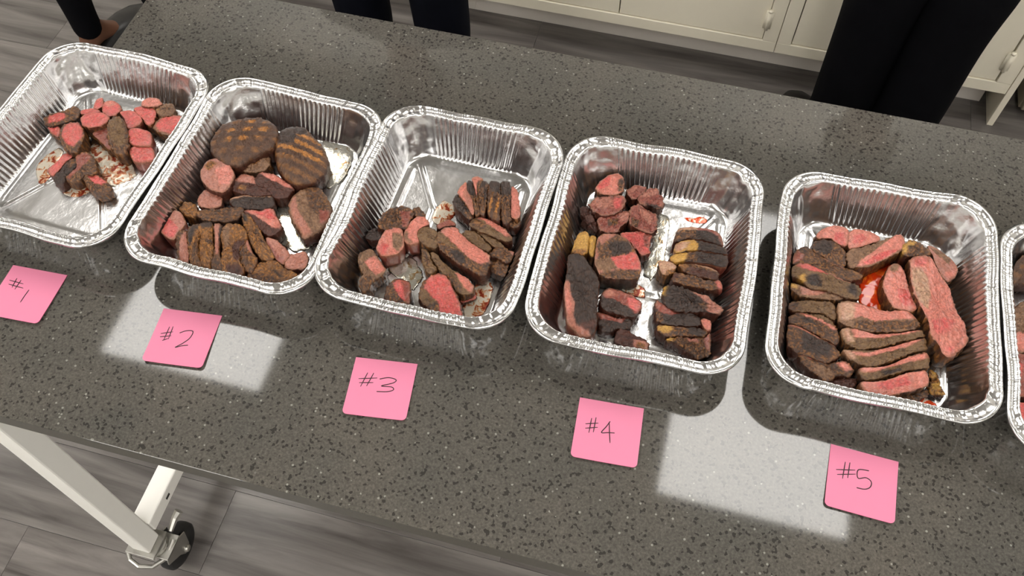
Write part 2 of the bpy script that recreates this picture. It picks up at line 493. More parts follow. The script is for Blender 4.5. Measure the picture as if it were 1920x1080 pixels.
for lx in (-0.492, 1.223):
    r = tbox('bottom_rail', lx - 0.019, lx + 0.019, -0.148, 0.485, 0.142, 0.180, M_STEEL_W, 0.003)
    s = 1 if lx < 0 else -1
    for yy in (-0.085, 0.14, 0.36):
        x0 = lx + 0.0186 * s
        a, b = min(x0, x0 + 0.001 * s), max(x0, x0 + 0.001 * s)
        (a, c0), (b, d0) = TB(a, yy - 0.006), TB(b, yy + 0.006)
        box('slot', a, b, c0, d0, 0.157, 0.164, M_GAP, r, 0)  # slot as a dark patch, its inner shade painted on
    tbox('top_rail', lx - 0.019, lx + 0.019, -0.148, 0.485, HT - 0.066, HT - 0.0285, M_STEEL_W, 0.003)
tbox('cross_rail', -0.472, 1.203, 0.486, 0.524, 0.142, 0.180, M_STEEL_W, 0.003)
tbox('cross_rail', -0.472, 1.203, 0.486, 0.524, HT - 0.066, HT - 0.0285, M_STEEL_W, 0.003)

# ------------------------------------------------------------------ foil trays
def rr_contour(a, b, r, ns_x, ns_y, nc):
    """rounded rectangle, fixed sample counts; returns points, outward normals, tag (0 straight, 1 corner), arc"""
    P, Nn, T, U = [], [], [], []
    def line(p, q, n, m):
        for i in range(m):
            t = i / m
            P.append((p[0] + (q[0] - p[0]) * t, p[1] + (q[1] - p[1]) * t)); Nn.append(n); T.append(0)
            U.append(t * math.hypot(q[0] - p[0], q[1] - p[1]))
    def arc(cx, cy, a0, m):
        for i in range(m):
            t = a0 + (math.pi / 2) * i / m
            P.append((cx + r * math.cos(t), cy + r * math.sin(t))); Nn.append((math.cos(t), math.sin(t))); T.append(1)
            U.append(i / m)
    line((a, -b + r), (a, b - r), (1, 0), ns_y)
    arc(a - r, b - r, 0, nc)
    line((a - r, b), (-a + r, b), (0, 1), ns_x)
    arc(-a + r, b - r, math.pi / 2, nc)
    line((-a, b - r), (-a, -b + r), (-1, 0), ns_y)
    arc(-a + r, -b + r, math.pi, nc)
    line((-a + r, -b), (a - r, -b), (0, -1), ns_x)
    arc(a - r, -b + r, 1.5 * math.pi, nc)
    return np.array(P), np.array(Nn, float), np.array(T), np.array(U)

def smooth01(x):
    x = np.clip(x, 0, 1)
    return x * x * (3 - 2 * x)

def tray_bottom(x, y, ia, ib):
    """pressed pattern: a channel round the edge, a middle field and channels out to the corners"""
    ca, cb = ia * 0.36, ib * 0.30
    segs = []
    for sx in (-1, 1):
        for sy in (-1, 1):
            segs.append(((sx * ca, sy * cb), (sx * (ia - 14), sy * (ib - 14))))
    segs += [((-ca, cb), (ca, cb)), ((-ca, -cb), (ca, -cb)), ((ca, -cb), (ca, cb)), ((-ca, -cb), (-ca, cb))]
    d = np.full(x.shape, 99.0)
    for (x0, y0), (x1, y1) in segs:
        dx, dy = x1 - x0, y1 - y0
        t = np.clip(((x - x0) * dx + (y - y0) * dy) / (dx * dx + dy * dy), 0, 1)
        d = np.minimum(d, np.hypot(x - x0 - t * dx, y - y0 - t * dy))
    # distance to the rounded edge
    r = 26
    qx, qy = np.abs(x) - (ia - r), np.abs(y) - (ib - r)
    e = r - (np.hypot(np.maximum(qx, 0), np.maximum(qy, 0)) + np.minimum(np.maximum(qx, qy), 0))
    h = 1.9 * smooth01((d - 2.2) / 2.6) * smooth01((e - 9) / 3.0)
    h = h + 1.0 * smooth01(1 - np.abs(e - 3.5) / 2.4)
    return h

def make_tray(cx, cy, rz, W, L, H, seed, label, zlift=0.0):
    rs = np.random.RandomState(seed)
    a, b = W / 2, L / 2
    ns_x, ns_y, nc = 210, 260, 42
    #       inset,  z,      flute, crimp, crumple
    prof = [(3.0, H - 5.5, 0, 0, 0), (1.0, H - 5.2, 0, 0, 0), (0.0, H - 3.6, 0, 0.05, 0), (0.0, H - 1.9, 0, 0.1, 0), (0.9, H - 0.5, 0, .2, 0), (2.4, H, 0, .3, 0),
            (3.8, H - 0.6, 0, .5, 0), (5.0, H - 1.7, 0, .8, 0), (7.5, H - 1.9, 0, 1, 0), (10.0, H - 1.8, 0, 1, 0), (12.0, H - 1.2, 0, .9, 0), (13.2, H - 0.5, 0.1, .8, .2),
            (14.4, H - 0.8, 0.25, .6, .3), (15.4, H - 2.6, 0.5, .3, .4), (16.4, H - 6, 0.8, .1, .7), (18.0, H - 11, 1, 0, 1)]
    zb = 5.0
    for k in range(1, 9):
        t = k / 8
        prof.append((18.0 + 15.0 * t, (H - 11) + (zb + 4 - (H - 11)) * t, 1 if k < 7 else 0.7, 0, 1))
    prof += [(34.6, zb + 1.0, 0.4, 0, .5), (36.6, 2.4, 0.15, 0, .2), (39.0, 1.4, 0, 0, 0)]
    rings = []
    pitch_n_x, pitch_n_y = 20, 25
    for k, (s, z, fl_, cr, cu) in enumerate(prof):
        r = 50 - 0.5 * s
        P, Nn, T, U = rr_contour(a - s, b - s, r, ns_x, ns_y, nc)
        n = len(P)
        if k == 0:
            idx = np.arange(n)
            ph = np.zeros(n)
            # flute phase per side
            o = 0
            edgefade = np.zeros(n)
            for m, pn in ((ns_y, pitch_n_y), (None, None), (ns_x, pitch_n_x), (None, None), (ns_y, pitch_n_y), (None, None), (ns_x, pitch_n_x), (None, None)):
                if m is None:
                    o += nc
                    continue
                t = np.arange(m) / m
                ph[o:o + m] = 2 * np.pi * pn * t
                edgefade[o:o + m] = smooth01(np.minimum(t, 1 - t) / 0.13)
                o += m
            corner = (T == 1).astype(float)
            # soft corner weight
            cw = corner.copy()
            for _ in range(30):
                cw = (np.roll(cw, 1) + cw * 2 + np.roll(cw, -1)) / 4
            wr = rs.randn(n)
            wr2 = rs.randn(n)
            def sm(v, it):
                for _ in range(it):
                    v = (np.roll(v, 1) + v * 2 + np.roll(v, -1)) / 4
                return v / (v.std() + 1e-9)
            crimp = sm(wr, 5)
            crimp_reg = np.sin(2 * np.pi * idx / 3.9 + 0.8 * sm(wr2, 20))
            dent = sm(rs.randn(n), 1500)
            dent2 = sm(rs.randn(n), 900)
            crumple_c = [sm(rs.randn(n), 22) for _ in range(len(prof))]
            amp_side = 0.75 + 0.25 * np.clip(sm(rs.randn(n), 700), -1, 1)
        off = fl_ * edgefade * amp_side * 1.75 * np.sin(ph)
        off = off + fl_ * 0.5 * cw * crimp * 0.6
        cu_v = crumple_c[k] * 0.35 + crumple_c[max(k - 1, 0)] * 0.35
        off = off + cu * cu_v * (0.35 + 0.9 * cw)
        hz = min(1.0, max(0.0, z / H))
        off = off + dent * 1.1 * hz ** 2
        zz = z + cr * (0.55 * crimp * (0.45 + 0.9 * cw) + 0.22 * crimp_reg) + dent2 * 0.7 * hz ** 2
        X = P + Nn * off[:, None]
        rings.append(np.column_stack([X, np.broadcast_to(zz, (n,))]))
    ia, ib = a - 39, b - 39
    last = rings[-1]
    nb = 34
    for k in range(1, nb + 1):
        t = 1 - k / nb
        t = max(t, 0.012)
        q = last[:, :2] * t
        # keep border rings parallel to the wall near the edge
        rings.append(np.column_stack([q, 1.4 + tray_bottom(q[:, 0], q[:, 1], ia, ib)]))
    V = np.concatenate(rings)
    V[:, 2] = V[:, 2] + zlift * smooth01(V[:, 2] / H)
    n = len(rings[0])
    m = len(rings)
    i = np.arange(n); j = (i + 1) % n
    F = []
    for k in range(m - 1):
        F.append(np.column_stack([k * n + i, k * n + j, (k + 1) * n + j, (k + 1) * n + i]))
    F = np.concatenate(F)
    faces = F.tolist() + [[(m - 1) * n + t for t in range(n)]]
    me = bpy.data.meshes.new('foil_tray')
    me.from_pydata((V / 1000).tolist(), [], faces)
    me.update()
    o = link('foil_tray', me, M_FOIL, None, True)
    o.location = mm(cx, cy, 0.4)
    o.rotation_euler = (0, 0, rz)
    tag(o, label, 'tray', 'foil trays in a row on the table')
    return o

R_ = math.radians
TRAYS = {
 1: (-457.8, 165.6, R_(-2.49), 262, 323, 60.0, 'foil tray at the left end, behind the pink note marked #1'),
 2: (-196.0, 162.4, R_(-0.61), 258, 322, 60.0, 'foil tray behind the pink note marked #2, holding two whole grilled steaks'),
 3: (54.0, 173.5, R_(-0.61), 254, 322, 60.0, 'foil tray behind the pink note marked #3, with a bare left rear floor'),
 4: (316.7, 185.8, R_(0.89), 263, 323, 60.0, 'foil tray behind the pink note marked #4, with a clear strip down its middle'),
 5: (599.4, 198.5, R_(1.06), 264, 323, 60.0, 'foil tray behind the pink note marked #5, with an orange-red grease pool'),
 6: (868.0, 186.0, R_(1.0), 262, 323, 60.0, 'foil tray cut off by the right edge, right of the tray with red grease')}
ZL = {1: 0, 2: -1.5, 3: 2.5, 4: 0, 5: 3.0, 6: -2.0}
for k, (cx, cy, rz, W, L, H, lab) in TRAYS.items():
    make_tray(cx, cy, rz, W, L, H, 10 + k, lab, ZL[k])

# ------------------------------------------------------------------ pink sticky notes with handwriting
def in_note(px, py, cx, cy, rz):
    p = on_plane(px, py, 1.5)
    dx, dy = p.x - cx, p.y - cy
    c, s = math.cos(-rz), math.sin(-rz)
    return c * dx - s * dy, s * dx + c * dy
def note_z(u, v, curl):
    t = max(0.0, min(1.0, (38.1 - v) / 76.2))           # 0 at the glued top edge, 1 at the loose bottom edge
    return 0.4 + curl * (0.15 * math.sin(math.pi * t) + t ** 2.2) + 0.25 * curl * (u / 38.1) ** 2 * t
def note(cx, cy, rz, label, curl, strokes, fr):
    t = thing('sticky_note', label, 'sticky note', mm(cx, cy, 0), rz, 'pink numbered notes in front of the trays')
    n = 18
    h = 38.1
    bm = bmesh.new()
    rc = 5.5
    def clampc(u, v):
        # rounded lower corners
        if v < -h + rc and abs(u) > h - rc:
            su = 1 if u > 0 else -1
            du, dv = u - su * (h - rc), v - (-h + rc)
            d = max(abs(du), abs(dv))
            if d > 1e-6:
                k = d / math.hypot(du, dv)
                du, dv = du * k, dv * k
            return su * (h - rc) + du, (-h + rc) + dv
        return u, v
    coords = [-h, -h + 2, -h + 4, -h + rc] + [-h + rc + (2 * h - 2 * rc) * i / n for i in range(1, n)] + [h - rc, h - 4, h - 2, h]
    top_, bot = {}, {}
    for i, u in enumerate(coords):
        for j, v in enumerate(coords):
            a, b = clampc(u, v)
            z = note_z(a, b, curl)
            top_[i, j] = bm.verts.new((a / 1000, b / 1000, (z + 0.45) / 1000))
            bot[i, j] = bm.verts.new((a / 1000, b / 1000, max(z - 0.1, 0.1) / 1000))
    m = len(coords)
    side = []
    for i in range(m - 1):
        for j in range(m - 1):
            bm.faces.new((top_[i, j], top_[i + 1, j], top_[i + 1, j + 1], top_[i, j + 1]))
            bm.faces.new((bot[i, j], bot[i, j + 1], bot[i + 1, j + 1], bot[i + 1, j])).material_index = 1
    for i in range(m - 1):
        for (p, q) in (((i, 0), (i + 1, 0)), ((i + 1, m - 1), (i, m - 1)), ((0, i + 1), (0, i)), ((m - 1, i), (m - 1, i + 1))):
            f = bm.faces.new((top_[q], top_[p], bot[p], bot[q])); f.material_index = 1
    from_bm('paper', bm, [M_PINK, M_PINK_EDGE], t)
    bm = bmesh.new()
    for st in strokes:
        pts = [in_note(fr[0] + x / fr[2], fr[1] + y / fr[2], cx, cy, rz) for x, y in st]
        if len(pts) > 3:                                # smooth the curved strokes
            q = []
            for i in range(len(pts) - 1):
                p0, p1, p2, p3 = pts[max(i - 1, 0)], pts[i], pts[i + 1], pts[min(i + 2, len(pts) - 1)]
                for k in range(5):
                    s = k / 5
                    q.append(tuple(0.5 * ((2 * p1[c]) + (-p0[c] + p2[c]) * s + (2 * p0[c] - 5 * p1[c] + 4 * p2[c] - p3[c]) * s * s + (-p0[c] + 3 * p1[c] - 3 * p2[c] + p3[c]) * s ** 3) for c in (0, 1)))
            q.append(pts[-1]); pts = q
        P = []
        for i in range(len(pts) - 1):
            for k in range(3):
                s = k / 3
                P.append((pts[i][0] * (1 - s) + pts[i + 1][0] * s, pts[i][1] * (1 - s) + pts[i + 1][1] * s))
        P.append(pts[-1])
        add_tube(bm, [(x / 1000, y / 1000, (note_z(x, y, curl) + 0.45) / 1000) for x, y in P], [0.00045] + [0.00062] * (len(P) - 2) + [0.00040], 6)
    w = from_bm('handwriting', bm, M_INK, t)
    w['label'] = 'thin dark handwritten number'
    return t
Z5 = (0, 470, 3.4286); Z6 = (600, 600, 3.0); Z7 = (1200, 700, 2.6667)
n1 = on_plane(49, 553, 0)
note(n1.x, n1.y, R_(3.0), 'pink sticky note reading #1 at the left edge, in front of the leftmost tray', 3.2,
     [[(108, 178), (78, 238)], [(135, 190), (96, 250)], [(62, 190), (150, 214)], [(57, 216), (150, 242)], [(187, 253), (160, 292), (133, 335)]], Z5)
note(-215.98, -58.12, R_(6.8), 'pink sticky note reading #2, lying over the reflected lamp on the left', 3.0,
     [[(1090, 490), (1052, 580)], [(1113, 488), (1083, 570)], [(1035, 534), (1113, 522)], [(1030, 556), (1102, 548)], [(1044, 580), (1082, 566)],
      [(1155, 530), (1195, 516), (1240, 519), (1222, 562), (1175, 598), (1128, 624), (1170, 614), (1210, 610)]], Z5)
note(42.94, -60.13, R_(7.8), 'pink sticky note reading #3, in front of the third tray', 2.4,
     [[(268, 296), (228, 375)], [(302, 298), (262, 372)], [(217, 330), (322, 326)], [(220, 353), (300, 352)],
      [(335, 332), (385, 324), (427, 336), (412, 354), (345, 371), (402, 377), (413, 393), (380, 404), (318, 403)]], Z6)
note(316.43, -45.08, R_(4.1), 'pink sticky note reading #4, in front of the fourth tray', 2.4,
     [[(1528, 552), (1512, 635)], [(1553, 548), (1537, 632)], [(1493, 584), (1566, 580)], [(1492, 609), (1562, 604)],
      [(1632, 570), (1610, 600), (1583, 633), (1620, 634), (1657, 636)], [(1627, 574), (1628, 630), (1631, 693)]], Z6)
note(604.75, -31.94, R_(-1.7), 'pink sticky note reading #5, nearest the right edge, over the reflected lamp', 2.4,
     [[(1027, 443), (1012, 527)], [(1050, 446), (1038, 524)], [(980, 481), (1076, 484)], [(985, 506), (1078, 504)],
      [(1145, 487), (1092, 482), (1090, 524), (1130, 522), (1156, 543), (1150, 570), (1122, 580), (1082, 572)]], Z7)
# ------------------------------------------------------------------ cut steak, piece by piece
FR = {'X': (0, 0, 1.0), 'A': (60, 160, 4.909), 'T': (200, 130, 2.5115), 'D': (270, 360, 6.0), 'E': (430, 360, 6.0), 'F': (650, 370, 4.5),
      'G': (780, 320, 5.4), 'H': (760, 440, 6.0), 'I': (1040, 310, 5.4), 'J': (1040, 460, 5.143), 'K': (1210, 410, 7.2), 'L': (1210, 530, 6.353),
      'M': (1460, 410, 6.0), 'N': (1620, 420, 6.0), 'O': (1460, 560, 5.684), 'P': (1640, 560, 4.909), 'Q': (1840, 390, 2.4)}
TONE = {'R': (204, 84, 80), 'P': (208, 122, 106), 'M': (172, 110, 92), 'W': (186, 148, 118), 'T': (142, 107, 80), 'C': (98, 66, 46), 'D': (58, 42, 35),
        'B': (82, 45, 33), 'G': (168, 112, 52), 'F': (198, 152, 72), 'O': (124, 94, 62), 'N': (128, 58, 46)}
TL = {k: np.array(srgb(*v)[:3]) * 0.82 for k, v in TONE.items()}

def pts_of(s):
    return [tuple(float(c) for c in p.split(',')) for p in s.split()]

def chaikin(P, it=2, w=0.17):
    for _ in range(it):
        Q = []
        for i in range(len(P)):
            a, b = P[i], P[(i + 1) % len(P)]
            Q.append(((1 - w) * a[0] + w * b[0], (1 - w) * a[1] + w * b[1]))
            Q.append((w * a[0] + (1 - w) * b[0], w * a[1] + (1 - w) * b[1]))
        P = Q
    return P

def resample(P, n):
    P = np.array(P + [P[0]])
    d = np.r_[0, np.cumsum(np.hypot(*np.diff(P, axis=0).T))]
    t = np.linspace(0, d[-1], n, endpoint=False)
    return np.column_stack([np.interp(t, d, P[:, 0]), np.interp(t, d, P[:, 1])]), d[-1]

def inside(x, y, Z):
    c = np.zeros(x.shape, bool)
    n = len(Z)
    for i in range(n):
        x0, y0 = Z[i]; x1, y1 = Z[(i + 1) % n]
        hit = ((y0 > y) != (y1 > y)) & (x < (x1 - x0) * (y - y0) / (y1 - y0 + 1e-12) + x0)
        c ^= hit
    return c

def to_mm(fr, s, z):
    f = FR[fr]
    return [(lambda p: (p.x, p.y))(on_plane(f[0] + x / f[2], f[1] + y / f[2], z)) for x, y in pts_of(s)]

def fbm(p, sc, o=3):
    return noise.fractal(Vector(p) * sc, 1.0, 2.0, o)

def keep_inside(V, tray):
    """keep points (mm, table frame) inside the pan wall of a tray"""
    cx, cy, rz, W, L, H, _ = TRAYS[tray]
    V = np.array(V, float)
    c, s_ = math.cos(-rz), math.sin(-rz)
    x = c * (V[:, 0] - cx) - s_ * (V[:, 1] - cy)
    y = s_ * (V[:, 0] - cx) + c * (V[:, 1] - cy)
    ins = np.interp(V[:, 2], [2, 6, 9, 49, 60], [39.5, 37.5, 36.0, 20.5, 18.5])
    r = 50 - 0.5 * ins
    a, b = W / 2 - ins, L / 2 - ins
    qx, qy = np.abs(x) - (a - r), np.abs(y) - (b - r)
    d = np.hypot(np.maximum(qx, 0), np.maximum(qy, 0))
    over = d > r
    k = np.where(over, r / np.maximum(d, 1e-6), 1.0)
    nx = np.where(over & (qx > 0), (a - r) + qx * k, np.abs(x)) * np.sign(x)
    ny = np.where(over & (qy > 0), (b - r) + qy * k, np.abs(y)) * np.sign(y)
    V[:, 0] = cx + c * nx + s_ * ny
    V[:, 1] = cy - s_ * nx + c * ny
    return V

PIECE_NO = [0]
def piece(fr, base, side, z, label, outline, *zones, zb=3.2, rr=2.2, rough=1.0, name='steak_slice', cat='meat', group=None, dome=1.6, stripes=None, grow=None, tray=1):
    if grow is None:
        grow = -0.3 if fr in 'KLXO' else 0.2 if fr in 'DG' else 0.6
    PIECE_NO[0] += 1
    seed = PIECE_NO[0] * 13.7
    P = to_mm(fr, outline, z)
    P, per = resample(chaikin(P), max(44, min(150, int(sum(math.hypot(P[i][0] - P[i - 1][0], P[i][1] - P[i - 1][1]) for i in range(len(P))) / 1.5))))
    area = 0.5 * np.sum(P[:, 0] * np.roll(P[:, 1], -1) - np.roll(P[:, 0], -1) * P[:, 1])
    if area < 0:
        P = P[::-1].copy()
    c = P.mean(0)
    n = len(P)
    # the sear swells a little past the drawn face
    T = np.roll(P, -1, 0) - np.roll(P, 1, 0)
    Nn = np.column_stack([T[:, 1], -T[:, 0]]); Nn /= (np.linalg.norm(Nn, axis=1)[:, None] + 1e-9)
    P = P + Nn * grow
    rad = np.linalg.norm(P - c, axis=1).mean()
    nr = int(max(8, min(26, rad / 1.3)))
    Z = [(k, to_mm(f2, s, z)) for f2, k, s in zones]
    rings = []
    er = min(rr, rad * 0.35)
    if base in 'RPMNW':                                  # knife-cut faces are flat with a crisp edge
        er, dome = min(er, 1.3), dome * 0.3
    for k in range(nr):                                  # middle -> edge
        t = (k + 0.35) / nr
        q = c + (P - c) * (t * (1 - er / rad))
        h = z + dome * (1 - t * t) - dome
        rings.append((q, np.full(n, h), 0))
    for a in (30, 60, 90):                               # rounded shoulder
        aa = math.radians(a)
        t = 1 - er / rad * (1 - math.sin(aa))
        rings.append((c + (P - c) * t, np.full(n, z - dome - er * (1 - math.cos(aa))), 0.33 * a / 30))
    zl = z - dome - er
    for s_ in (0.25, 0.5, 0.75, 1.0):
        t = 1.0 - 0.05 * s_ ** 1.5 + 0.02 * math.sin(math.pi * s_)
        rings.append((c + (P - c) * t, np.full(n, zl + (zb - zl) * s_), 2))
    V, C, cols, codes, A_ = [], [], [], [], []
    cb, cs = TL[base], TL[side] * 0.82  # sides toned down: dark sear plus shade painted into the colour
    for ri, (q, h, sd) in enumerate(rings):
        x, y = q[:, 0], q[:, 1]
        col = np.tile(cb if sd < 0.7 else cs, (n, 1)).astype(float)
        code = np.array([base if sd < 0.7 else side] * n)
        if sd < 1.5:
            jx = np.array([fbm((a + seed, b, seed), 0.35, 2) for a, b in q]) * 1.1
            jy = np.array([fbm((a - seed, b, 5.1), 0.35, 2) for a, b in q]) * 1.1
            for kk, zz in Z:
                m = inside(x + jx, y + jy, zz)
                col[m] = TL[kk]; code[m] = kk
        cols.append(col); codes.append(code)
    base_col = np.array(cols)
    for _ in range(2):                                   # sear fades into the cut over a millimetre or two
        b_ = base_col
        sm_ = (np.roll(b_, 1, 1) + np.roll(b_, -1, 1)) / 2
        up_ = np.concatenate([b_[1:], b_[-1:]]); dn_ = np.concatenate([b_[:1], b_[:-1]])
        base_col = 0.5 * b_ + 0.25 * sm_ + 0.125 * (up_ + dn_)
    for ri, (q, h, sd) in enumerate(rings):
        x, y = q[:, 0], q[:, 1]
        col, code = base_col[ri], codes[ri]
        for i in range(n):
            p = (x[i], y[i], h[i] + seed)
            f1 = fbm(p, 0.16)
            f2 = fbm((p[0], p[1], p[2] + 40), 0.42)
            f3 = fbm((p[0] + 9, p[1], p[2] + 80), 0.9, 2)
            cc = col[i]
            kd = code[i]
            if kd in 'CODTBG':                            # seared crust: patches of gold, brown and char
                if stripes is not None:                   # crossed marks of the grill bars, golden fat squares between
                    ang, per_, ph, cross = stripes
                    w = math.sin(2 * math.pi * ((x[i] * math.cos(ang) + y[i] * math.sin(ang)) / per_ + ph + 0.25 * f1))
                    w2 = math.sin(2 * math.pi * ((x[i] * math.cos(ang + 1.35) + y[i] * math.sin(ang + 1.35)) / (per_ * 1.25) + ph + 0.2 * f2))
                    g = max(0, min(1, (-w + 0.05) * 2.6)) * (max(0, min(1, (-w2 + 0.25) * 2.4)) if cross else 1)
                    if kd == 'G':
                        cc = TL['C'] * 0.78 * (1 - g) + (TL['G'] * (1.25 + 0.4 * f2)) * g
                    elif kd == 'C':
                        cc = TL['C'] * 0.8 * (1 - 0.35 * g) + TL['G'] * 0.35 * g
                    elif kd == 'D':
                        cc = TL['D'] * (1 + 0.4 * g)
                    kd = 's'
                if kd == 'C':
                    if f2 > 0.20: cc = cc * 0.5 + TL['G'] * 0.5
                    elif f2 < -0.2: cc = cc * 0.35 + TL['D'] * 0.65
                elif kd in 'TO':
                    if f2 < -0.2: cc = cc * 0.6 + TL['C'] * 0.4
                elif kd == 'G':
                    if f2 < 0.12: cc = cc * 0.30 + TL['C'] * 0.60
                elif kd == 'D' and f2 > 0.3:
                    cc = cc * 0.7 + TL['C'] * 0.3
                am, al = 1.45, 1.0
            elif kd == 'F':
                if f2 < -0.2: cc = cc * 0.6 + TL['G'] * 0.4
                am, al = 0.8, 0.5
            else:                                         # cut face: blotchy pink, browner towards the sear
                w_ = max(0, min(1, 0.5 + f1 * 1.6)) * 0.35
                cc = cc * (1 - w_) + TL['M'] * w_
                if sd == 0 and ri >= nr - 2: cc = cc * 0.75 + TL['M'] * 0.25
                if 0 < ri < len(rings) and sd > 0.3 and sd < 1.5:
                    cc = cc * 0.5 + TL['T'] * 0.5
                cc = cc * (1 + 0.14 * f2) if f2 > -0.3 else cc * 0.80 + TL['N'] * 0.16
                am, al = 0.50, 0.0
            cc = cc * (1 + 0.30 * f3)
            d = rough * am * (0.95 * f1 * 1.3 + 0.85 * f2 + 0.35 * f3)
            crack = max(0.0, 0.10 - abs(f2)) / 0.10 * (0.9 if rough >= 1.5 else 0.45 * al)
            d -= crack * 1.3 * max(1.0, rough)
            cc = cc * (1 - 0.5 * crack)  # crevice shade painted in: cracks darkened in the colour too
            nx, ny = Nn[i]
            if sd == 0:
                V.append((x[i], y[i], max(h[i] + d * 1.15, zb + 1)))
            elif sd < 1.5:
                s1 = sd
                V.append((x[i] + nx * d * s1, y[i] + ny * d * s1, max(h[i] + d * (1.15 - s1), zb + 0.8)))
            else:
                V.append((x[i] + nx * d, y[i] + ny * d, h[i]))
            C.append(np.clip(cc, 0.004, 0.95)); A_.append(al)
    m = len(rings)
    V.append((c[0], c[1], V[0][2])); C.append(C[0]); A_.append(A_[0])
    V.append((c[0], c[1], zb)); C.append(TL['C']); A_.append(1.0)
    faces = []
    for k in range(m - 1):
        for i in range(n):
            j = (i + 1) % n
            faces.append((k * n + i, (k + 1) * n + i, (k + 1) * n + j, k * n + j))
    top, bot = m * n, m * n + 1
    for i in range(n):
        j = (i + 1) % n
        faces.append((top, i, j))
        faces.append((bot, (m - 1) * n + j, (m - 1) * n + i))
    V = keep_inside(V, tray)
    V[:, 0] -= c[0]; V[:, 1] -= c[1]
    me = bpy.data.meshes.new(name)
    me.from_pydata((V / 1000).tolist(), [], faces)
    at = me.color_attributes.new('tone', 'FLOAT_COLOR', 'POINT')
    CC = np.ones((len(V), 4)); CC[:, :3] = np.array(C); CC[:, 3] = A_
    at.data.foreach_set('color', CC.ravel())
    o = link(name, me, M_MEAT, None, True)
    o.location = mm(c[0], c[1], 0)
    tag(o, label, cat, group)
    return o

def puddle(fr, mat, z, label, outline, name='juice_smear', thick=0.5, cat='juice', tray=None):
    P = to_mm(fr, outline, z)
    P, per = resample(chaikin(P), 90)
    c = P.mean(0)
    rad = np.linalg.norm(P - c, axis=1).mean()
    sd = sum(map(ord, label)) * 0.37
    V, F = [], []
    n = len(P)
    m = 12
    for k in range(m):
        t = (k + 0.3) / (m - 0.7)
        for i in range(n):
            w = 1 + 0.10 * fbm((P[i][0] + sd, P[i][1], 3), 0.12) + 0.05 * fbm((P[i][0], P[i][1] + sd, 7), 0.5)
            q = c + (P[i] - c) * (t * w)
            V.append((q[0], q[1], z + thick * (1 - t ** 4) + (0.12 * fbm((q[0], q[1], sd), 0.25) * (1 - t))))
    for i in range(n):
        q = c + (P[i] - c) * 0.96
        V.append((q[0], q[1], z - 0.3))
    for k in range(m):
        for i in range(n):
            j = (i + 1) % n
            F.append((k * n + i, (k + 1) * n + i, (k + 1) * n + j, k * n + j))
    F.append([i for i in range(n)][::-1])
    F.append([m * n + i for i in range(n)])
    tray = min(TRAYS, key=lambda t: math.hypot(TRAYS[t][0] - c[0], (TRAYS[t][1] - c[1]) * 0.5))
    V = keep_inside(V, tray); V[:, 0] -= c[0]; V[:, 1] -= c[1]
    me = bpy.data.meshes.new(name)
    me.from_pydata((V / 1000).tolist(), [], F)
    bm = bmesh.new(); bm.from_mesh(me); bmesh.ops.recalc_face_normals(bm, faces=bm.faces); bm.to_mesh(me); bm.free()
    o = link(name, me, mat, None, True)
    o.location = mm(c[0], c[1], 0)
    tag(o, label, cat)
    return o

# --- leftmost tray
G1 = 'cut steak pieces in the leftmost tray'
puddle('A', M_SMEAR, 4.0, 'brown-flecked juice smear in the leftmost tray, right of centre', '480,590 540,530 640,540 740,610 880,620 920,700 960,800 930,860 840,905 740,935 600,900 560,760 520,650')
puddle('A', M_SMEAR, 4.0, 'small red-flecked juice smear at the left of the leftmost tray', '30,760 130,640 240,580 300,600 250,700 180,830 120,900 50,890')
puddle('A', M_SMEAR, 4.1, 'juice smear under the front nugget in the leftmost tray', '270,930 360,870 470,880 560,960 500,1000 400,1030 300,1010')
S = lambda *a, **k: piece(*a, group=G1, tray=1, **k)
S('A', 'C', 'D', 24, 'dark seared end piece with a red cut side, far left in the leftmost tray', '95,300 130,270 230,240 330,200 380,182 435,200 442,240 400,300 330,325 240,350 150,372 110,345', ('A', 'R', '150,285 250,250 300,252 310,292 240,330 150,340'))
S('A', 'R', 'C', 19, 'small red scrap peeking out under the far left end piece, leftmost tray', '130,372 220,360 265,410 245,470 190,445')
S('A', 'C', 'C', 31, 'red-faced cube with brown sides, front left of the rear pile in the leftmost tray', '250,385 320,335 420,325 468,390 474,480 420,585 370,610 300,580 258,500', ('A', 'R', '285,390 330,345 415,335 460,400 465,470 375,560 310,525 265,450'))
S('A', 'R', 'C', 23, 'thin red piece at the very back of the leftmost tray pile, topmost in view', '560,215 590,125 650,103 652,180 605,215')
S('A', 'R', 'C', 23, 'bright red rounded slab behind the flat oval slice, leftmost tray', '640,240 655,150 730,130 800,165 820,225 765,270 700,285', ('A', 'P', '660,150 730,135 790,170 700,200'))
S('A', 'R', 'C', 22, 'narrow red strip between the far left end piece and the oval slice, leftmost tray', '440,228 560,205 640,240 550,250 485,262 445,258')
S('A', 'R', 'C', 30, 'wide flat oval red slice in the middle of the leftmost pile', '445,305 480,262 560,243 640,245 710,285 692,335 620,372 520,386 460,362')
S('A', 'N', 'C', 22, 'dull pink slice leaning under the dark crusted lump, leftmost tray', '545,440 640,390 705,380 745,480 765,600 700,585 640,520')
S('A', 'C', 'C', 34, 'dark crusted upright lump in the middle of the leftmost pile', '700,310 760,268 830,290 862,370 882,470 880,560 830,622 770,612 720,560 690,470 688,380', ('A', 'O', '700,330 760,290 820,310 850,400 860,540 780,560 710,480'))
S('A', 'R', 'N', 25, 'ragged red piece right behind the dark crusted lump, leftmost tray', '800,240 870,225 950,235 1015,310 990,352 920,392 872,388 850,300')
S('A', 'P', 'C', 29, 'salmon-pink piece at the back right of the leftmost pile', '1000,182 1010,140 1060,108 1150,115 1198,165 1150,188 1060,192')
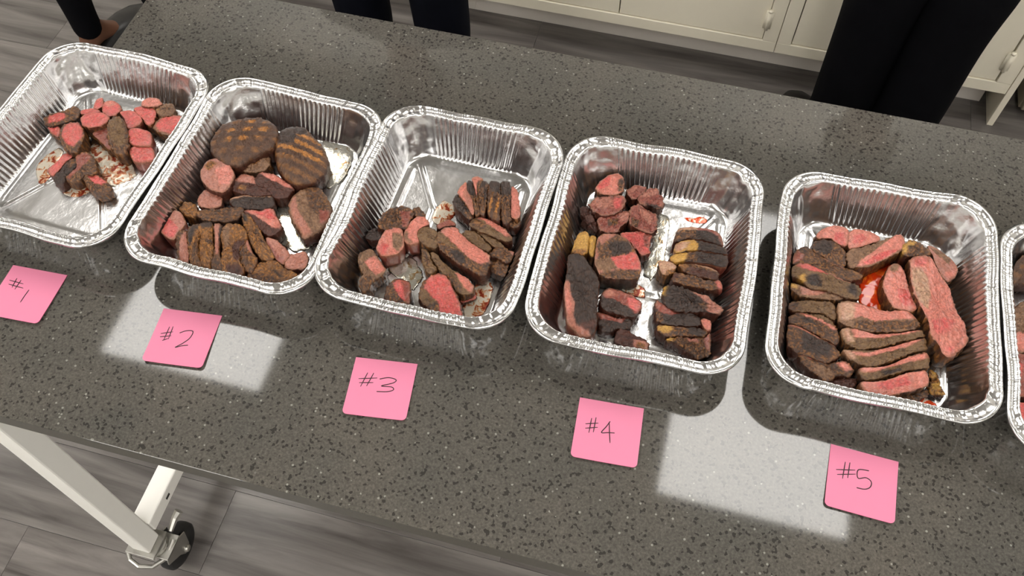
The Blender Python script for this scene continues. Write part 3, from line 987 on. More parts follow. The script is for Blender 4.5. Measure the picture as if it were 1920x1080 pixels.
S('A', 'R', 'C', 25, 'large red piece below the salmon-pink one, right half of the leftmost pile', '935,200 1000,188 1100,195 1145,240 1115,350 1060,366 1020,300 955,250')
S('A', 'T', 'C', 27, 'pair of brown-rimmed end slices at the back right of the leftmost tray', '1150,188 1200,160 1290,160 1308,222 1280,262 1165,272 1135,225', ('A', 'C', '1150,212 1300,205 1300,216 1150,224'))
S('A', 'T', 'C', 25, 'long red wedge lying against the right wall of the leftmost tray', '1100,380 1150,300 1230,270 1330,265 1415,285 1375,370 1285,455 1180,432', ('A', 'R', '1130,370 1165,310 1240,280 1330,275 1410,290 1370,365 1280,440 1180,415'))
S('A', 'R', 'N', 29, 'upper of two stacked square red cubes, right side of the leftmost tray', '875,430 900,395 960,388 1080,420 1098,460 1097,540 1060,556 930,548 880,500')
S('A', 'R', 'N', 26, 'lower of two stacked square red cubes, right side of the leftmost tray', '890,600 922,562 1000,556 1100,560 1127,640 1110,690 1000,710 930,692')
S('A', 'R', 'B', 21, 'flat red strip at the left of the front group, leftmost tray', '138,772 240,690 290,622 350,620 372,655 300,700 250,775 180,838')
S('A', 'D', 'B', 25, 'dark charred strip next to the flat red strip, front group of the leftmost tray', '180,840 255,782 302,703 372,657 412,682 410,735 335,800 280,890 225,905', ('A', 'C', '300,720 370,670 400,690 350,760'))
S('A', 'C', 'C', 27, 'rounded piece with a red cut stripe, centre of the front group, leftmost tray', '385,655 410,612 500,603 572,660 594,750 560,812 480,805 420,860 350,872 300,850 342,800 414,738', ('A', 'N', '400,640 490,610 540,650 500,710 400,800 330,850 310,840 410,740'))
S('A', 'C', 'C', 22, 'frontmost nugget with a small pink cut face, leftmost tray', '408,800 460,788 600,818 690,878 734,950 700,988 600,1000 540,962 480,872', ('A', 'T', '415,800 500,800 560,850 520,880 460,840'), ('A', 'R', '510,835 600,825 685,885 640,912 570,897'))

# --- second tray
G2 = 'steak pieces in the tray behind note #2'
puddle('T', M_FATWET, 4.0, 'shiny fat film along the right floor of the second tray', '800,640 870,620 900,720 1000,740 960,850 880,860 780,800')
puddle('T', M_FATWET, 4.0, 'shiny fat film in the right rear corner of the second tray', '1010,330 1100,330 1170,390 1130,500 1060,560 1000,540 1030,430')
S = lambda *a, **k: piece(*a, group=G2, tray=2, **k)
S('T', 'C', 'B', 44, 'whole grilled steak with crossed golden grill squares, rear left of the second tray', '470,335 505,262 560,225 640,205 720,203 785,235 805,290 785,345 700,385 620,432 560,428 500,392', ('T', 'G', '560,290 620,235 700,225 770,250 760,300 650,330 580,360'), name='grilled_steak', dome=6, rr=8, stripes=(1.9, 17, 0.1, True))
S('T', 'C', 'B', 42, 'whole grilled steak with one broad charred end, rear right of the second tray', '783,330 800,272 850,243 925,250 965,290 1012,340 1037,400 1022,462 960,512 880,522 820,482 790,420', ('T', 'G', '800,350 900,300 960,300 1010,350 1020,420 940,430 830,390'), ('T', 'D', '798,275 850,243 930,255 950,290 890,300 880,340 800,340'), name='grilled_steak', dome=6, rr=8, stripes=(1.35, 14, 0.4, False))
S('T', 'T', 'C', 26, 'small tan piece tucked in front of the two whole steaks, second tray', '612,440 650,395 700,375 760,395 772,440 740,475 660,480 620,460', ('T', 'G', '660,400 710,395 720,440 670,450'))
S('T', 'M', 'B', 33, 'knobbly pink-brown chunk left of centre in the second tray', '438,482 470,430 520,413 572,440 602,490 582,545 548,580 490,565 448,525', ('T', 'P', '510,470 575,445 600,490 575,540 530,540'), ('T', 'G', '455,455 490,430 520,440 480,475'))
S('T', 'B', 'B', 27, 'slice with a pale pink top corner in the middle of the second tray', '590,520 632,484 690,495 702,538 762,560 782,585 700,590 600,572 580,556', ('T', 'M', '600,522 640,486 692,497 702,540 640,530'), ('T', 'G', '620,545 660,550 650,568 615,560'))
S('T', 'B', 'B', 28, 'long slice with a pink upper edge, left of the upright brown end, second tray', '690,512 720,478 790,488 850,528 882,555 850,600 790,602 752,556 705,540', ('T', 'P', '712,480 790,490 878,553 845,552 770,518'))
S('T', 'D', 'B', 24, 'charred strip with a thin tan rim, below the middle slices of the second tray', '568,606 640,586 700,592 782,588 792,630 740,656 650,650 600,645', ('T', 'W', '570,603 640,583 700,590 785,586 785,596 700,600 640,594 580,612'))
S('T', 'M', 'B', 22, 'small brown-pink piece under the knobbly chunk, second tray', '428,602 460,565 502,560 542,602 540,640 482,655 432,640')
S('T', 'G', 'C', 24, 'small golden-brown nub above the pink hexagonal slice, second tray', '323,650 360,620 412,625 430,670 410,697 370,682')
S('T', 'C', 'D', 25, 'thin brown strip with a golden left end above the big sliced steak, second tray', '418,656 520,656 580,645 652,648 622,700 560,716 460,706 422,690', ('T', 'G', '425,660 480,660 480,675 430,680'))
S('T', 'M', 'N', 29, 'six-sided slice with a rosy centre at the far left of the second tray', '208,700 250,663 300,658 345,668 372,722 352,748 318,800 290,796 230,742', ('T', 'R', '215,705 262,685 300,705 340,750 312,792 285,790 240,745'))
S('D', 'C', 'B', 33, 'leftmost slice of the large sliced steak, with a bare pinkish cut side, second tray', '348,460 380,408 462,398 492,500 502,650 502,802 430,812 368,792 352,600', ('D', 'M', '412,480 458,418 482,560 495,700 490,800 395,792 395,620'), dome=3)
S('D', 'G', 'B', 36, 'second slice of the large sliced steak, charred at its rear, second tray', '472,420 502,368 562,328 620,332 640,420 602,560 602,720 640,832 560,832 502,800 492,600', ('D', 'D', '475,430 520,350 620,330 630,390 570,420 540,560 500,600'), ('D', 'C', '560,560 600,560 600,720 640,830 560,830 530,740'), dome=3)
S('D', 'G', 'B', 37, 'third slice of the large sliced steak, golden with dark bars, second tray', '605,332 680,308 768,320 762,450 772,600 768,720 740,800 720,852 642,832 606,700 622,500', ('D', 'D', '610,330 690,308 766,320 762,395 640,390'), ('D', 'C', '690,500 765,520 765,590 690,570'), dome=3)
S('D', 'C', 'B', 36, 'fourth slice of the large sliced steak, with a pale cut left edge, second tray', '772,328 842,318 880,372 852,500 842,650 852,750 902,850 842,902 742,872 742,782 790,650 782,480', ('D', 'M', '775,335 842,325 842,480 835,700 800,690 795,480'), ('D', 'D', '840,360 880,372 852,500 842,650 836,480'), dome=3)
S('D', 'G', 'B', 37, 'fifth and widest slice of the large sliced steak, golden brown, second tray', '862,370 960,328 1080,338 1132,400 1152,480 1130,560 1062,620 1062,780 1132,862 1050,962 950,932 872,880 852,760 880,620 852,500', ('D', 'B', '1010,560 1130,520 1130,560 1065,620 1060,780 1000,760 990,640'), ('D', 'B', '900,800 1060,800 1120,870 1050,950 940,920'), ('D', 'T', '870,380 960,350 960,600 900,620 880,500'), dome=3)
S('D', 'C', 'B', 34, 'narrow curved slice with a pale rim right of the widest slice, second tray', '1132,500 1172,540 1202,650 1282,760 1232,852 1202,902 1130,882 1072,780 1062,640', ('D', 'M', '1130,500 1165,535 1205,655 1240,700 1185,670 1140,590'), ('D', 'G', '1160,720 1260,740 1270,790 1190,790'))
S('E', 'G', 'D', 31, 'long grill-barred slice beside the curved pale-rimmed slice, second tray', '128,210 202,230 330,400 402,560 482,660 502,740 432,762 342,742 262,620 202,480 152,330', ('E', 'C', '260,420 320,400 340,470 280,480'), ('E', 'C', '350,520 400,540 400,590 350,590'), ('E', 'D', '130,215 195,232 210,330 160,330'))
S('E', 'N', 'C', 28, 'long rosy cut slice beneath the grill-barred one, second tray', '405,500 522,532 640,642 690,702 642,760 602,815 540,772 482,680 420,580', ('E', 'M', '405,500 522,532 640,642 680,700 640,760 560,720 480,620'))
S('E', 'M', 'B', 27, 'broad rosy slice against the right front corner of the second tray', '640,700 700,700 862,658 884,760 862,850 720,868 644,850 610,790')
S('E', 'G', 'B', 31, 'golden-brown grilled end piece at the very front of the second tray', '200,900 290,800 432,765 522,752 640,862 722,880 752,930 652,1000 522,1045 332,1040 222,990', ('E', 'C', '210,900 350,900 520,960 640,1000 520,1042 332,1038 222,985'), ('E', 'D', '470,870 520,860 600,950 560,960'))
S('E', 'B', 'B', 19, 'dark scrap under the rosy slice in the right front corner, second tray', '700,885 862,855 832,905 745,950')
S('E', 'B', 'B', 31, 'wedge with a red triangular cut face in the middle of the second tray', '148,192 240,185 350,208 430,163 492,185 512,240 582,350 582,405 502,472 400,462 330,400 230,280', ('E', 'P', '165,190 240,188 350,212 432,168 490,190 575,350 560,400 480,390 380,322 250,245'), ('E', 'R', '250,215 350,215 420,180 480,200 530,300 430,300'))
S('T', 'T', 'B', 31, 'brown steak end with a pink lower tip, right side of the second tray', '850,622 880,568 940,538 1002,545 1042,600 1062,660 1052,700 1002,742 942,780 922,787 890,730 858,680', ('T', 'M', '854,625 885,590 900,660 940,720 965,762 925,783 886,722'), ('T', 'C', '930,545 1000,550 1040,605 1055,660 1000,690 950,640'), ('T', 'N', '1000,660 1050,660 1045,700 1000,720'), dome=4, rr=5)

# --- third tray
G3 = 'steak pieces in the tray behind note #3'
puddle('H', M_SMEAR, 4.0, 'red-brown flecked juice smear in the front right corner of the third tray', '640,760 760,660 800,530 960,520 980,620 940,760 880,880 780,960 660,960')
puddle('G', M_SMEAR, 4.0, 'pale juice smear left of the grill-striped steak in the third tray', '150,520 200,380 280,300 360,330 400,420 360,500 260,560')
puddle('F', M_FATWET, 4.0, 'pale wet film in the middle of the left half of the third tray', '300,530 560,500 660,660 560,800 480,690 400,670')
S = lambda *a, **k: piece(*a, group=G3, tray=3, **k)
S('G', 'D', 'B', 30, 'first charred slice at the left end of the grill-striped steak, third tray', '378,292 400,222 442,240 502,330 562,400 577,460 535,492 460,422 393,362', ('G', 'C', '480,400 560,420 570,460 530,485'))
S('G', 'M', 'C', 33, 'slice showing a bare pink side in the grill-striped steak, third tray', '415,220 442,160 512,98 512,190 562,270 582,360 592,440 562,448 522,350 452,260', ('G', 'P', '418,215 445,162 505,105 500,180 470,240 520,330 500,310 450,255'))
S('G', 'C', 'B', 34, 'slice with a black char bar second from the left in the grill-striped steak, third tray', '514,98 542,75 580,130 600,220 602,300 612,400 652,438 600,448 586,365 560,265 516,190', ('G', 'D', '514,98 542,75 582,130 595,250 560,260 516,190'))
S('G', 'C', 'B', 35, 'pink-topped slice at the rear peak of the grill-striped steak, third tray', '556,62 620,38 692,75 640,92 612,125 612,160 634,330 642,440 618,390 606,300 604,220 584,130', ('G', 'P', '556,62 620,38 692,75 640,92 612,125 612,160 616,250 604,220 584,130'))
S('G', 'C', 'B', 35, 'slice with a wide char patch in the middle of the grill-striped steak, third tray', '614,132 642,94 712,85 732,130 714,260 702,438 644,438 638,330 616,210', ('G', 'D', '614,132 642,94 712,85 730,140 640,160'), ('G', 'D', '680,170 725,170 712,290 690,290'))
S('G', 'C', 'B', 35, 'golden ridged slice right of the middle of the grill-striped steak, third tray', '734,122 762,90 850,90 862,250 850,400 852,498 780,480 722,438 722,280', ('G', 'D', '734,122 762,90 850,90 860,240 770,210'), ('G', 'G', '740,270 840,270 845,420 740,420'), stripes=(0.1, 9, 0, False))
S('G', 'C', 'B', 34, 'slice with a square char patch near the right end of the grill-striped steak, third tray', '854,92 920,88 962,130 962,250 952,380 960,478 932,532 862,508 866,250', ('G', 'D', '854,92 920,88 962,130 960,240 866,250'))
S('G', 'P', 'C', 31, 'right end slice with a plain pink cut face, grill-striped steak in the third tray', '964,140 1030,190 1046,330 1060,465 1010,488 958,470 966,330 960,240')
S('G', 'C', 'B', 24, 'brown base slice under the right end of the grill-striped steak, third tray', '870,512 960,486 1062,482 1062,540 1002,572 905,548')
S('G', 'O', 'B', 29, 'leaning slice with a pink upper edge just below the grill-striped steak, third tray', '540,508 570,470 652,454 762,490 860,550 942,620 985,680 940,712 840,682 740,642 620,592 552,552', ('G', 'P', '600,465 652,457 760,492 860,552 965,655 915,662 800,592 720,542 690,495'), ('G', 'C', '560,500 640,490 720,560 660,590 570,550'))
S('G', 'O', 'C', 25, 'olive-brown seared strip right of the big pink bar, third tray', '458,622 500,590 592,600 682,680 762,758 742,822 682,800 582,742 490,682')
S('G', 'O', 'B', 25, 'olive-brown strip sandwiched under the leaning pink-edged slice, third tray', '604,598 720,642 852,702 902,758 882,790 770,750 690,675')
S('G', 'C', 'B', 27, 'twisted brown end piece with a pink corner at the right wall, third tray', '745,822 820,745 902,770 972,805 1052,838 1002,902 902,922 842,882 762,862', ('G', 'M', '940,800 975,808 1052,840 1020,870 960,840'))
S('G', 'C', 'D', 20, 'dark brown piece at the foot of the right wall, below the twisted one, third tray', '750,885 852,880 960,922 1042,962 1002,1060 852,1062 742,1002')
S('G', 'C', 'B', 33, 'thick slice with a long bright pink cut face, centre of the third tray', '213,612 300,558 400,553 442,620 562,720 682,800 752,860 752,950 722,1040 640,1052 520,978 380,900 250,800 198,720', ('G', 'O', '215,612 270,590 320,690 400,760 420,800 300,740 220,690'), ('G', 'P', '240,598 300,560 400,555 440,622 560,722 682,802 747,862 740,912 650,942 560,902 480,832 390,742 330,680'), ('G', 'D', '340,800 420,800 500,880 480,930 380,880'))
S('G', 'N', 'B', 24, 'small red-brown scrap behind the thick pink-faced slice, third tray', '198,550 260,518 342,488 402,530 402,552 300,556 222,592')
S('F', 'O', 'C', 31, 'round brown seared nub left of the thick pink-faced slice, third tray', '588,280 622,240 700,240 762,290 802,385 740,422 682,402 602,352')
S('F', 'C', 'B', 33, 'dark wrinkled crust piece at the top of the left group, third tray', '258,205 330,100 430,68 542,88 560,130 532,200 515,250 470,248 400,240 322,268 262,242', ('F', 'N', '450,110 540,110 520,240 470,240'), rough=1.6)
S('F', 'C', 'B', 32, 'small crusted corner piece at the rear of the left group, third tray', '560,78 612,70 650,118 664,150 592,150 558,132')
S('F', 'P', 'N', 31, 'striated pink cut face at the left, in front of the dark wrinkled crust, third tray', '300,312 342,252 440,242 472,290 484,410 432,472 300,497 250,432 256,398', ('F', 'R', '258,430 300,380 360,400 330,470 290,490'), ('F', 'T', '380,300 465,300 478,400 430,460 390,420'))
S('F', 'P', 'N', 30, 'smooth pink cut piece right of the striated one, third tray', '540,202 600,152 652,152 704,222 642,240 592,282 592,342 612,380 522,392 482,360 488,282', ('F', 'T', '485,290 520,280 520,340 560,380 520,388 484,358'))
S('F', 'D', 'B', 23, 'dark scorched scrap by the left wall of the third tray', '128,322 202,262 262,250 318,272 292,340 202,352')
S('F', 'T', 'C', 28, 'brown slice with a rosy cut face along the left wall, third tray', '88,482 152,430 222,430 262,500 334,602 302,642 232,682 182,770 122,782 98,702 150,642 98,562', ('F', 'P', '150,545 222,492 272,522 328,602 242,652 190,602'), ('F', 'C', '100,700 190,650 230,690 180,770 122,780'))
S('F', 'C', 'B', 27, 'deep red cube at the front left of the third tray', '348,722 430,673 492,688 538,710 534,898 452,890 310,842 328,790', ('F', 'R', '392,722 442,683 534,712 530,892 470,862 412,792'), ('F', 'N', '460,700 534,712 530,892 500,880'))
S('H', 'C', 'B', 31, 'large bright red-pink slice at the front of the third tray', '148,642 190,530 262,458 350,428 450,438 492,500 542,602 592,720 632,822 654,920 602,972 480,932 360,872 230,802 158,720', ('H', 'R', '200,600 262,462 350,430 450,440 490,500 540,620 600,740 645,920 602,967 480,932 388,862 372,762 300,702 240,622'), ('H', 'O', '150,640 210,600 290,700 350,760 250,790 165,720'))
S('H', 'O', 'C', 27, 'left one of two brown strips running down to the large red-pink slice, third tray', '178,140 240,160 300,300 352,380 302,432 240,422 190,282', ('H', 'C', '190,170 230,180 290,350 240,330'))
S('H', 'O', 'C', 28, 'right one of two brown strips, with a pink lower end, third tray', '278,180 340,200 422,310 602,430 720,498 774,570 762,642 642,672 562,602 482,482 402,402 310,282', ('H', 'P', '560,422 642,432 722,502 770,575 742,642 665,600 590,485'), ('H', 'C', '440,430 500,440 640,600 620,640 550,590'))
S('H', 'R', 'B', 12, 'small red shred at the right of the large red-pink slice, third tray', '608,742 690,700 782,668 804,700 720,740 642,762')

# --- fourth tray
G4 = 'steak pieces in the tray behind note #4'
puddle('I', M_FATWET, 4.0, 'pale fat film down the middle strip of the fourth tray', '1030,480 1180,520 1120,900 1080,1140 900,1150 900,960 980,850')
puddle('K', M_GREASE2, 4.0, 'small orange grease stain at the back right of the fourth tray', '500,-20 640,-10 760,-30 840,10 830,60 700,66 570,30', name='grease_stain')
puddle('J', M_SMEAR, 4.0, 'pale crumbly juice smear in the middle of the fourth tray', '520,340 700,330 860,400 880,500 800,500 640,430')
S = lambda *a, **k: piece(*a, group=G4, tray=4, **k)
S('I', 'P', 'C', 28, 'pink rounded piece at the rear left of the fourth tray', '408,232 470,150 560,90 640,78 694,110 702,200 682,270 600,298 480,290', ('I', 'R', '420,220 475,155 560,100 560,200 470,240'), ('I', 'C', '640,150 694,120 702,200 682,268 640,260'))
S('I', 'N', 'B', 31, 'red-brown torn chunk in the left pile, second row, fourth tray', '350,390 430,320 562,308 700,300 722,350 682,440 602,492 480,502 400,462', ('I', 'M', '380,360 450,330 560,320 600,400 500,440 410,420'), ('I', 'R', '600,330 680,320 670,420 600,440'), rough=1.7)
S('I', 'B', 'B', 23, 'dark torn scrap at the left edge of the torn pile, fourth tray', '250,422 330,400 382,450 402,540 362,572 290,522', rough=1.8)
S('I', 'N', 'B', 27, 'red-brown torn chunk in the left pile, third row, fourth tray', '430,522 600,502 720,450 772,480 742,560 662,620 642,670 520,682 450,640', ('I', 'C', '540,550 640,540 640,600 540,610'), ('I', 'M', '650,480 740,460 750,530 670,580'), rough=1.7)
S('I', 'B', 'B', 21, 'dark torn scrap below the left edge of the torn pile, fourth tray', '300,542 400,562 440,640 428,672 350,612', rough=1.8)
S('I', 'N', 'B', 28, 'twisted red shred at the rear of the right torn pile, fourth tray', '730,250 790,205 852,198 942,220 902,270 842,330 800,345 752,310', ('I', 'M', '750,240 800,215 840,230 790,280'), rough=1.8)
S('I', 'N', 'B', 30, 'torn red-brown lump at the rear right of the torn pile, fourth tray', '830,330 902,270 970,218 1042,235 1062,290 1102,310 1097,400 1062,432 960,402 870,380', ('I', 'M', '860,320 920,270 1030,240 1050,280 960,320'), ('I', 'D', '900,380 1000,390 1090,420 1060,432 960,410'), rough=1.8)
S('I', 'N', 'B', 29, 'wide shredded red-brown lump in the middle of the torn pile, fourth tray', '780,400 852,388 962,460 1032,500 1034,560 1032,650 980,692 880,652 802,622 752,560', ('I', 'M', '850,420 960,480 1000,560 960,600 880,520'), ('I', 'C', '780,520 860,560 840,620 780,600'), rough=2.0)
S('I', 'R', 'B', 26, 'shredded bright red piece at the bottom of the torn pile, fourth tray', '660,682 760,672 900,662 972,692 972,750 952,850 970,880 880,912 830,842 760,762 680,722', ('I', 'N', '900,690 965,700 950,840 900,820'), rough=1.9)
S('I', 'M', 'D', 33, 'thick chunk with an oval char spot and a red side, fourth tray', '428,790 440,720 502,690 622,688 742,748 802,840 852,930 877,1030 852,1140 640,1148 460,1115 402,980', ('I', 'T', '400,950 560,930 640,1040 500,1080 420,1040'), ('I', 'C', '470,700 620,690 740,750 800,840 840,900 700,910 560,930 440,950 430,790'), ('I', 'M', '440,740 510,695 640,695 560,740 480,800'), ('I', 'D', '552,780 642,760 742,770 792,840 742,890 602,900 542,850'), ('I', 'R', '560,930 700,910 812,872 862,962 872,1050 702,1052 642,1032'), ('I', 'C', '460,1085 640,1052 868,1058 856,1145 640,1150 460,1118'))
S('I', 'F', 'G', 29, 'golden fat end of the long charred steak, left of the fourth tray', '188,802 250,668 320,658 352,700 334,860 290,900 180,872', ('I', 'G', '195,840 330,850 290,900 180,875'), name='fat_trimming')
S('I', 'F', 'C', 27, 'narrow golden fat strip between the fat end and the thick chunk, fourth tray', '345,722 382,690 424,722 416,800 398,925 350,890', name='fat_trimming')
S('J', 'D', 'N', 33, 'long charred steak strip with a pink left side, fourth tray', '130,85 180,62 280,92 332,172 402,270 434,350 417,480 402,600 412,740 382,832 340,882 250,872 180,802 120,742 108,600 88,430 108,320 130,200', ('J', 'M', '90,330 140,340 160,460 192,560 182,680 212,762 332,802 344,877 240,872 118,742 98,560'), ('J', 'P', '95,420 135,430 170,560 160,660 115,640'), ('J', 'B', '250,740 400,700 400,760 340,830 260,790'))
S('J', 'D', 'B', 29, 'slice with a sloping pink top and charred front, centre left of the fourth tray', '448,482 480,420 530,403 602,413 752,468 844,540 846,592 792,682 702,672 562,642 450,592 440,542', ('J', 'N', '462,440 530,405 752,470 845,550 842,600 782,652 702,592 572,512 482,502'), ('J', 'M', '470,440 540,420 600,480 500,490'), ('J', 'R', '700,500 780,510 840,560 790,640 720,590'))
S('J', 'D', 'B', 22, 'lower slice with a pink rim beneath the sloping one, fourth tray', '408,642 470,640 602,702 702,670 748,682 742,780 682,802 602,790 540,832 430,812 412,722', ('J', 'N', '415,644 470,642 620,712 692,692 642,752 540,722 440,702'))
S('J', 'B', 'B', 21, 'small brown-black wedge with a tan end near the front wall, fourth tray', '578,872 630,783 682,800 782,860 914,920 902,1002 820,992 700,972 590,932', ('J', 'M', '762,900 914,932 892,1000 762,970'), ('J', 'G', '800,930 880,950 860,990 790,970'))
S('K', 'D', 'N', 26, 'rearmost slice of the charred row with a pale rim, right half of the fourth tray', '372,330 400,220 440,112 600,88 800,108 962,140 1042,220 1074,350 1010,352 880,302 700,262 520,258 420,280', ('K', 'W', '438,170 440,110 600,88 700,95 700,148 500,148'), ('K', 'N', '700,95 800,108 962,140 1042,220 1074,350 1035,340 980,222 860,160 700,148'), ('K', 'C', '375,340 400,215 500,152 680,150 680,258 500,256 400,290'))
S('K', 'D', 'N', 31, 'second slice of the charred row with a creamy fat left end, fourth tray', '388,402 410,320 502,278 642,265 762,280 902,320 1062,370 1112,430 1124,472 1000,460 850,432 700,415 620,415 500,448 410,452', ('K', 'F', '388,402 410,320 520,275 650,268 715,320 705,412 560,428 420,450'), ('K', 'W', '400,400 420,330 500,300 600,300 560,380 440,440'))
S('K', 'D', 'N', 31, 'third slice of the charred row with golden fat edge, fourth tray', '330,522 340,480 440,452 620,422 850,440 1112,480 1132,560 1112,640 1000,640 880,602 640,575 500,568 420,580 350,562', ('K', 'F', '338,492 440,457 570,440 602,500 522,570 400,582 340,542'), ('K', 'C', '580,432 690,432 690,572 560,562'))
S('K', 'C', 'B', 32, 'fourth slice of the charred row with a thin pale rim, fourth tray', '430,600 560,582 700,602 862,632 992,692 1012,760 992,830 880,802 700,762 600,742 500,690', ('K', 'B', '600,650 980,720 985,820 700,755 600,735'), ('K', 'W', '620,598 820,622 1000,698 965,705 800,642 650,616'), ('K', 'G', '430,600 545,590 560,680 500,690'))
S('K', 'W', 'C', 28, 'tan fat lump sticking out left of the charred row, fourth tray', '168,622 190,550 250,553 302,560 382,590 442,650 402,682 382,722 302,762 240,762 200,702', ('K', 'G', '300,700 400,670 380,722 300,762 240,760'), name='fat_trimming')
S('K', 'C', 'B', 31, 'fifth slice of the charred row, mottled brown with a red right end, fourth tray', '330,802 400,702 470,712 560,742 700,772 862,832 950,840 1020,818 1052,880 1062,940 1002,948 900,952 760,932 640,912 540,892 430,852', ('K', 'R', '955,845 1022,820 1052,880 1062,942 1010,948 970,900'), ('K', 'B', '340,790 420,710 470,720 460,800'))
S('L', 'D', 'B', 34, 'large wavy charred slice with a curling tan edge, fourth tray', '200,122 230,20 320,3 450,40 562,90 682,130 762,140 802,200 882,260 964,300 902,362 820,362 740,342 640,342 560,342 430,345 320,322 240,262', ('L', 'F', '200,125 230,20 272,18 245,120 232,160'), ('L', 'M', '530,80 640,110 762,140 802,202 882,262 950,312 882,362 800,352 722,312 752,240 662,170'), ('L', 'C', '640,240 720,220 760,300 700,320'), rough=1.5)
S('L', 'D', 'B', 30, 'seventh slice of the charred row with a pink left top, fourth tray', '110,242 130,190 210,230 300,310 430,360 560,348 652,380 682,450 652,508 520,512 380,502 230,490 140,452 108,340', ('L', 'N', '113,232 150,200 212,240 312,317 430,366 300,382 190,352 130,302'), ('L', 'C', '115,330 200,370 220,470 140,450'))
S('L', 'C', 'B', 28, 'eighth slice of the charred row with a yellow fat left end, fourth tray', '120,522 150,485 300,503 500,518 640,518 710,542 772,600 682,638 520,632 362,627 250,640 180,602', ('L', 'F', '128,503 300,507 332,560 250,602 170,562'), ('L', 'D', '500,520 640,520 712,545 740,600 640,625 500,610'))
S('L', 'P', 'N', 27, 'small pink tip at the right end of the charred row, fourth tray', '652,440 700,413 782,440 795,500 790,560 732,572 692,520')
S('L', 'C', 'B', 26, 'frontmost slice of the charred row with a ragged fat rim, fourth tray', '250,645 362,632 520,640 682,645 742,610 792,592 784,720 782,842 762,880 640,902 560,862 480,802 440,762 332,702 245,672', ('L', 'N', '692,650 792,592 784,830 732,780'), ('L', 'F', '250,648 345,640 332,692 262,672'), ('L', 'M', '460,650 620,670 640,720 540,700'), rough=1.6)

# --- fifth tray
G5 = 'steak pieces in the tray behind note #5'
puddle('M', M_GREASE, 4.0, 'bright orange-red pool of grease among the steaks in the fifth tray', '880,820 960,640 1040,560 1150,540 1290,500 1400,560 1320,700 1250,900 1280,1060 1100,1060 900,960', name='grease_pool', thick=2.2)
puddle('P', M_GREASE2, 4.0, 'orange grease smear at the front wall of the fifth tray', '200,915 320,890 420,895 560,960 580,1005 480,990 350,960', name='grease_smear', thick=1.0)
S = lambda *a, **k: piece(*a, group=G5, tray=5, **k)
S('M', 'P', 'C', 30, 'curved pink piece at the rear left of the fifth tray', '418,202 440,150 540,90 640,68 762,98 802,150 778,300 700,292 622,240 602,215 500,212', ('M', 'R', '630,160 740,150 750,300 700,290 625,235'))
S('M', 'P', 'C', 31, 'pink triangular piece at the rear middle of the fifth tray', '785,162 852,110 942,120 1050,150 1142,200 1142,240 1042,270 922,312 802,332 780,302', ('M', 'R', '840,190 940,170 1000,230 930,270 850,280'))
S('M', 'T', 'C', 33, 'long wedge with a glossy pink lower face pointing right, rear of the fifth tray', '768,382 800,340 900,320 1060,280 1200,220 1300,190 1380,150 1422,210 1442,270 1382,350 1250,422 1100,500 1000,532 900,532 800,542', ('M', 'P', '880,532 922,472 1062,372 1202,262 1300,195 1380,152 1432,222 1442,290 1262,412 1062,502'), ('M', 'R', '950,500 1100,400 1250,350 1350,340 1200,430 1050,500'))
S('M', 'C', 'B', 32, 'dark seared patch slice below the curved pink piece, fifth tray', '388,282 420,240 502,220 612,240 700,300 764,350 757,440 768,520 722,542 602,482 502,412 400,352', ('M', 'D', '400,280 430,240 502,225 600,250 600,380 520,400 400,340'))
S('M', 'C', 'B', 31, 'long brown seared slice running right from the rear left, fifth tray', '138,502 160,420 220,330 302,300 390,350 500,420 622,490 742,550 862,580 962,620 942,672 782,682 642,642 522,592 402,542 302,482 200,482', ('M', 'N', '150,420 220,350 300,400 260,460 160,490'), ('M', 'M', '540,440 740,545 720,552 530,455'))
S('M', 'O', 'B', 32, 'long slice with a red rim and two round char spots, fifth tray', '138,562 180,502 292,478 442,540 602,610 782,700 902,740 944,802 904,902 800,882 682,842 522,782 422,790 342,762 302,702 220,652 150,622', ('M', 'R', '200,520 300,480 460,558 560,608 480,602 330,572'), ('M', 'M', '560,605 780,700 940,700 800,712 640,655'), ('M', 'F', '230,640 290,612 312,690 240,732'), ('M', 'D', '310,652 362,612 440,622 492,692 482,762 400,752 320,722'), ('M', 'D', '772,762 832,702 902,782 892,882 802,832'))
S('M', 'T', 'C', 28, 'thin pale slice below the red-rimmed one, by the left wall of the fifth tray', '88,742 150,708 230,740 330,782 440,802 540,802 640,842 752,882 662,902 500,892 380,880 260,862 180,802', ('M', 'M', '240,760 440,805 560,820 440,860 260,850'), ('M', 'F', '90,742 150,712 220,742 200,780'))
S('O', 'O', 'B', 30, 'olive-brown seared slice in the middle of the left column, fifth tray', '98,100 110,30 220,5 440,10 602,30 632,200 602,230 480,150 350,138 200,128', ('O', 'C', '100,40 210,20 220,120 100,100'))
S('O', 'C', 'B', 30, 'slice with a thin pink rim, fourth from the front in the left column, fifth tray', '98,180 190,132 330,142 470,160 602,240 652,350 652,440 622,490 500,432 370,352 220,282 110,250', ('O', 'P', '190,127 330,172 480,232 612,312 592,332 450,242 230,152'), ('O', 'O', '330,145 470,160 600,240 600,300 470,225'), ('O', 'D', '230,180 320,200 400,270 260,250'))
S('O', 'C', 'B', 31, 'broad purple-brown slice with a pink rim, left column of the fifth tray', '86,382 100,255 200,270 340,342 480,422 632,502 662,602 602,652 520,690 400,642 280,592 180,572 108,480', ('O', 'D', '250,330 400,400 560,490 560,600 400,600 250,540'), ('O', 'P', '110,250 210,270 350,342 500,422 632,502 562,472 400,392 230,312 120,280'))
